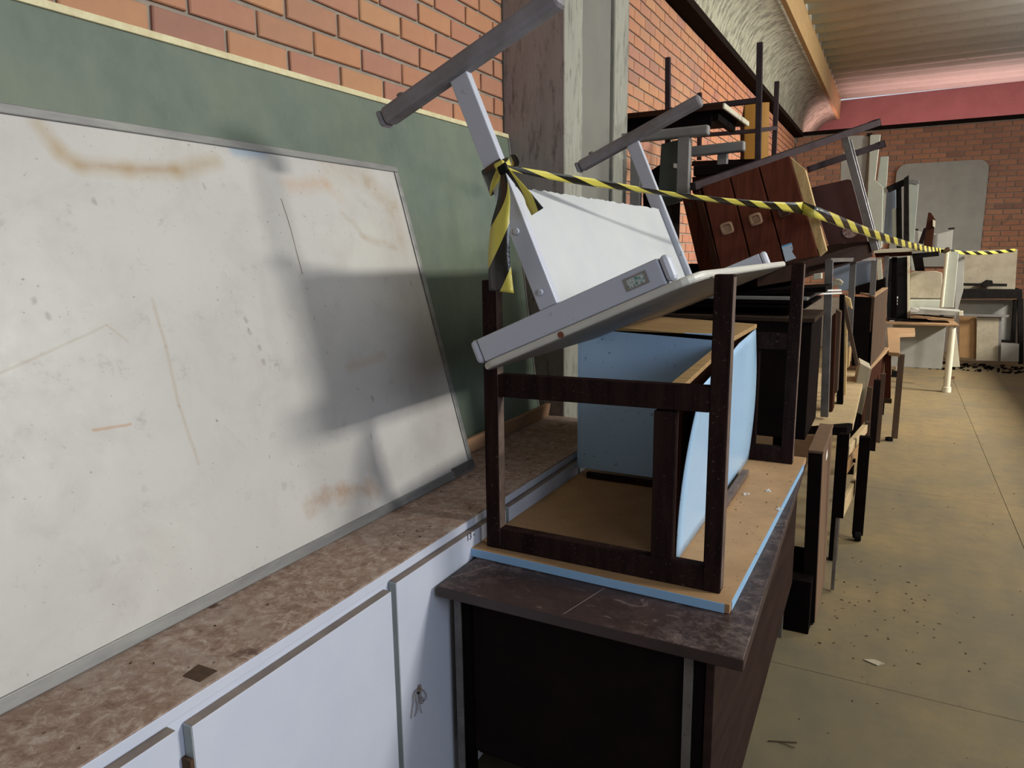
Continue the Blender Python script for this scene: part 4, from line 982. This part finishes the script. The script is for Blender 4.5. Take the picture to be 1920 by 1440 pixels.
# rounded tabletop on far wall
mb = MB(); a = P(1682, 308, y=12.80); b = P(1856, 299, y=12.80)
x0_, x1_, z1_, z0_ = a.x, b.x, a.z, P(1842, 500, y=12.8).z; r = .14; pts = []
for cx, cz, a0 in ((x1_-r, z1_-r, 0), (x0_+r, z1_-r, .5*math.pi)):
    for i in range(9):
        t = a0+i/8*math.pi/2; pts.append(V((cx+r*math.cos(t), 12.82, cz+r*math.sin(t))))
pts += [V((x0_-.02, 12.82, z0_)), V((x1_, 12.82, z0_))]
single('rounded_tabletop', 'large grey tabletop with rounded corners upright against the far brick wall', 'tabletop', MB().prism(pts, (0, .03, 0)), 'pale_grey', .003)
for (x, y) in ((1722, 432), (1786, 429)):
    pass
hk = Thing('white_seat_back', 'pale curved chair back in front of the rounded tabletop', 'chair', P(1760, 480, y=10.5))
hk.part('curved_back', MB().prism([P(x, y, y=10.5) for x, y in ((1720, 433), (1740, 438), (1762, 438), (1787, 431), (1784, 470), (1722, 470))], (0, .03, 0)), 'pale_grey', .004)
hk.part('clip', MB().bar(P(1716, 430, y=10.5), P(1722, 431, y=10.5), .03, .02), 'black_metal', .002)
hk.part('clip', MB().bar(P(1778, 429, y=10.5), P(1790, 428, y=10.5), .03, .02), 'black_metal', .002)
hk.part('post', MB().bar(P(1757, 438, y=10.48), P(1755, 470, y=10.48), .02, .02), 'grey_leg', .001)
# brown broken chair
bch = Thing('broken_brown_chair', 'broken dark brown chair sticking up behind the tape end', 'chair', P(1740, 485, y=9.6))
bch.part('backrest', MB().prism([P(x, y, y=9.6) for x, y in ((1741, 398), (1746, 399), (1754, 412), (1752, 428), (1748, 464), (1731, 464), (1738, 415))], (0, .06, 0)), 'brown_board', .004)
bch.part('arm', MB().prism([P(x, y, y=9.55) for x, y in ((1732, 428), (1738, 426), (1731, 458), (1722, 456))], (0, .04, 0)), 'dark_laminate', .003)
bch.part('pale_break', MB().prism([P(x, y, y=9.58) for x, y in ((1749, 412), (1754, 414), (1753, 427), (1749, 424))], (0, .02, 0)), 'cream', .001)
bch.part('strut', MB().prism([P(x, y, y=9.6) for x, y in ((1710, 478), (1730, 480), (1734, 508), (1716, 508))], (0, .04, 0)), 'black_board', .002)
# shelf under the pale partitions
cs = Thing('cream_shelf', 'cream shelf board on a dark underframe carrying pale tall panels', 'shelf', P(1680, 480, y=7.4))
cs.part('board', MB().prism([P(x, y, y=7.3) for x, y in ((1637, 468), (1724, 465), (1724, 471), (1638, 475))], (0, .6, 0)), 'cream', .003)
cs.part('underframe', MB().prism([P(x, y, y=7.35) for x, y in ((1640, 475.5), (1710, 472.5), (1710, 479), (1642, 483))], (0, .5, 0)), 'brown_board', .002)
cs.part('black_beam', MB().prism([P(x, y, y=7.5) for x, y in ((1708, 476), (1760, 471), (1761, 480), (1720, 484))], (0, .1, 0)), 'black_metal', .003)
cs.part('leg', MB().prism([P(x, y, y=7.4) for x, y in ((1672, 482), (1682, 482), (1682, 597), (1670, 597))], (0, .05, 0)), 'black_board', .002)
tp1 = Thing('tall_pale_panel', 'tall pale grey-green partition panel rising behind the drawer desk', 'panel', P(1625, 466, y=7.4))
tp1.part('panel', MB().prism([P(x, y, y=7.4) for x, y in ((1577, 300), (1592, 255), (1632, 253), (1625, 465), (1585, 462), (1575, 400))], (0, .02, 0)), 'pale_grey', .002)
tp1.part('seam', MB().prism([P(x, y, y=7.396) for x, y in ((1629, 255), (1631, 255), (1612, 455), (1610, 455))], (0, .003, 0)), 'grey_leg', 0)
tp1.part('front_edge', MB().prism([P(x, y, y=7.35) for x, y in ((1632, 253), (1651, 252), (1641, 337), (1656, 351), (1653, 465), (1624, 465), (1625, 400))], (0, .05, 0)), 'pale_green', .003)
tp1.part('hinge', MB().prism([P(x, y, y=7.38) for x, y in ((1625, 250), (1636, 249), (1636, 254), (1625, 255))], (0, .03, 0)), 'black_metal', .001)
s3 = MB().prism([P(x, y, y=7.6) for x, y in ((1651, 294), (1666, 293), (1655, 464), (1650, 464), (1655, 352), (1645, 340))], (0, .04, 0))
single('narrow_pale_panel', 'narrower pale panel edge right of the tall partition panel', 'panel', s3, 'pale_green', .002)
s3 = MB().prism([P(x, y, y=7.8) for x, y in ((1663, 358), (1680, 356), (1680, 456), (1655, 457))], (0, .03, 0))
single('partition_screen', 'bluish grey panel with a small lock right of the narrow pale panel', 'panel', s3, 'blue_grey', .002)
bf = Thing('black_frame_chair', 'black metal frame standing between the bluish panel and white panel', 'frame', P(1690, 466, y=7.6))
bf.part('arm', MB().bar(P(1664, 356, y=7.6), P(1700, 340, y=7.6), .05, .055), 'black_metal', .004)
bf.part('upright', MB().prism([P(x, y, y=7.6) for x, y in ((1680, 345), (1690, 341), (1692, 465), (1681, 465))], (0, .04, 0)), 'black_metal', .003)
bf.part('upright', MB().prism([P(x, y, y=7.5) for x, y in ((1695, 334), (1704, 328), (1705, 465), (1694, 465))], (0, .04, 0)), 'black_metal', .003)
s3 = Thing('torn_white_panel', 'white panel with a torn dark top beside the black frame', 'panel', P(1710, 466, y=7.6))
s3.part('panel', MB().prism([P(x, y, y=7.6) for x, y in ((1704, 344), (1723, 345), (1713, 462), (1704, 462))], (0, .03, 0)), 'pale_green', .002)
s3.part('torn_top', MB().prism([P(x, y, y=7.59) for x, y in ((1704, 337), (1712, 336), (1723, 338), (1724, 343), (1718, 346), (1710, 344), (1704, 345))], (0, .03, 0)), 'grey_leg', .002)
s3.part('inner_strip', MB().prism([P(x, y, y=7.7) for x, y in ((1672, 392), (1682, 390), (1682, 456), (1674, 456))], (0, .02, 0)), 'pale_green', .001)
# aisle small things

# ================================================================== DEBRIS
r_ = random.Random(5)
def scatter(name, label, count, fn, zf, smin, smax, mat):
    mb = MB()
    for i in range(count):
        x, y = fn(); s = r_.uniform(smin, smax)*(.6+.12*y); a = r_.uniform(0, 6.28)
        p = V((x, y, zf+.0006)); d1 = V((math.cos(a), math.sin(a), 0))*s; d2 = V((-math.sin(a), math.cos(a), 0))*s*r_.uniform(.2, .6)
        mb.prism([p, p+d1+d2*.2, p+d1*.8+d2, p+d2*.8-d1*.1], (0, 0, r_.uniform(.001, .003)))
    o = single(name, label, 'debris', mb, mat, 0); o['kind'] = 'stuff'; return o
def gf():
    return r_.gauss(.0, .16)+.02, r_.gauss(3.3, .28)
scatter('floor_crumbs', 'dark leaf crumbs scattered on the floor beside the walnut desk', 70, gf, 0, .004, .014, 'leaf')
scatter('aisle_crumbs', 'sparse dark crumbs over the whole aisle floor', 120, lambda: (r_.uniform(-.1, 1.6), r_.uniform(2.0, 11)), 0, .002, .008, 'leaf')
scatter('cabinet_crumbs', 'dark crumbs on the grimy cabinet top', 46, lambda: (r_.uniform(-1.24, -1.04), r_.uniform(.2, 2.9)), ZC, .003, .009, 'leaf')
scatter('board_crumbs', 'tiny crumbs on the raw underside of the upturned blue desk', 22, lambda: (r_.uniform(-.42, -.28), r_.uniform(1.8, 2.95)), zs, .002, .006, 'leaf')
lf = MB().prism([V((.00, 2.92, .001)), V((.04, 2.94, .001)), V((.075, 2.925, .001)), V((.05, 2.90, .001))], (0, 0, .004))
single('pale_leaf', 'pale dry leaf on the floor near the walnut desk foot', 'leaf', lf, 'beige_board', 0)
lf = MB().prism([V((.62, 10.2, .001)), V((.70, 10.22, .001)), V((.74, 10.2, .001)), V((.68, 10.16, .001))], (0, 0, .03))
single('curled_leaf', 'dark curled leaf on the floor right of the white desk leg', 'leaf', lf, 'leaf', .002)
for k, (x, y) in enumerate(((1460, 956), (1440, 921), (1398, 928))):
    c = P(x, y, z=zs); mb = MB()
    for i in range(6):
        a = r_.uniform(0, 6.28); d = V((math.cos(a), math.sin(a), 0))*.008; mb.prism([c+d, c+d+V((.007, .002, 0)), c+d+V((.003, .008, 0))], (0, 0, .004))
    single('lint_tuft', 'white lint tuft on the raw board, %s' % ('nearest the near edge', 'farther along by the right edge', 'beside the loose cleat')[k], 'lint', mb, 'paper', 0)
card = MB().prism([P(x, y, z=ZC+.0005) for x, y in ((343, 1267), (372, 1246), (408, 1258), (375, 1279))], (0, 0, .0006))
single('tan_card', 'small square of tan card stuck flat on the cabinet top near its front edge', 'card', card, 'walnut', 0)
tw = Thing('twig', 'thin forked twig on the floor at the bottom right', 'twig', P(1465, 1392, z=0))
tw.part('stem', MB().bar(P(1440, 1389, z=.004), P(1494, 1392, z=.004), .003, .003), 'leaf', 0)
tw.part('fork', MB().bar(P(1462, 1391, z=.004), P(1490, 1402, z=.004), .002, .002), 'leaf', 0)
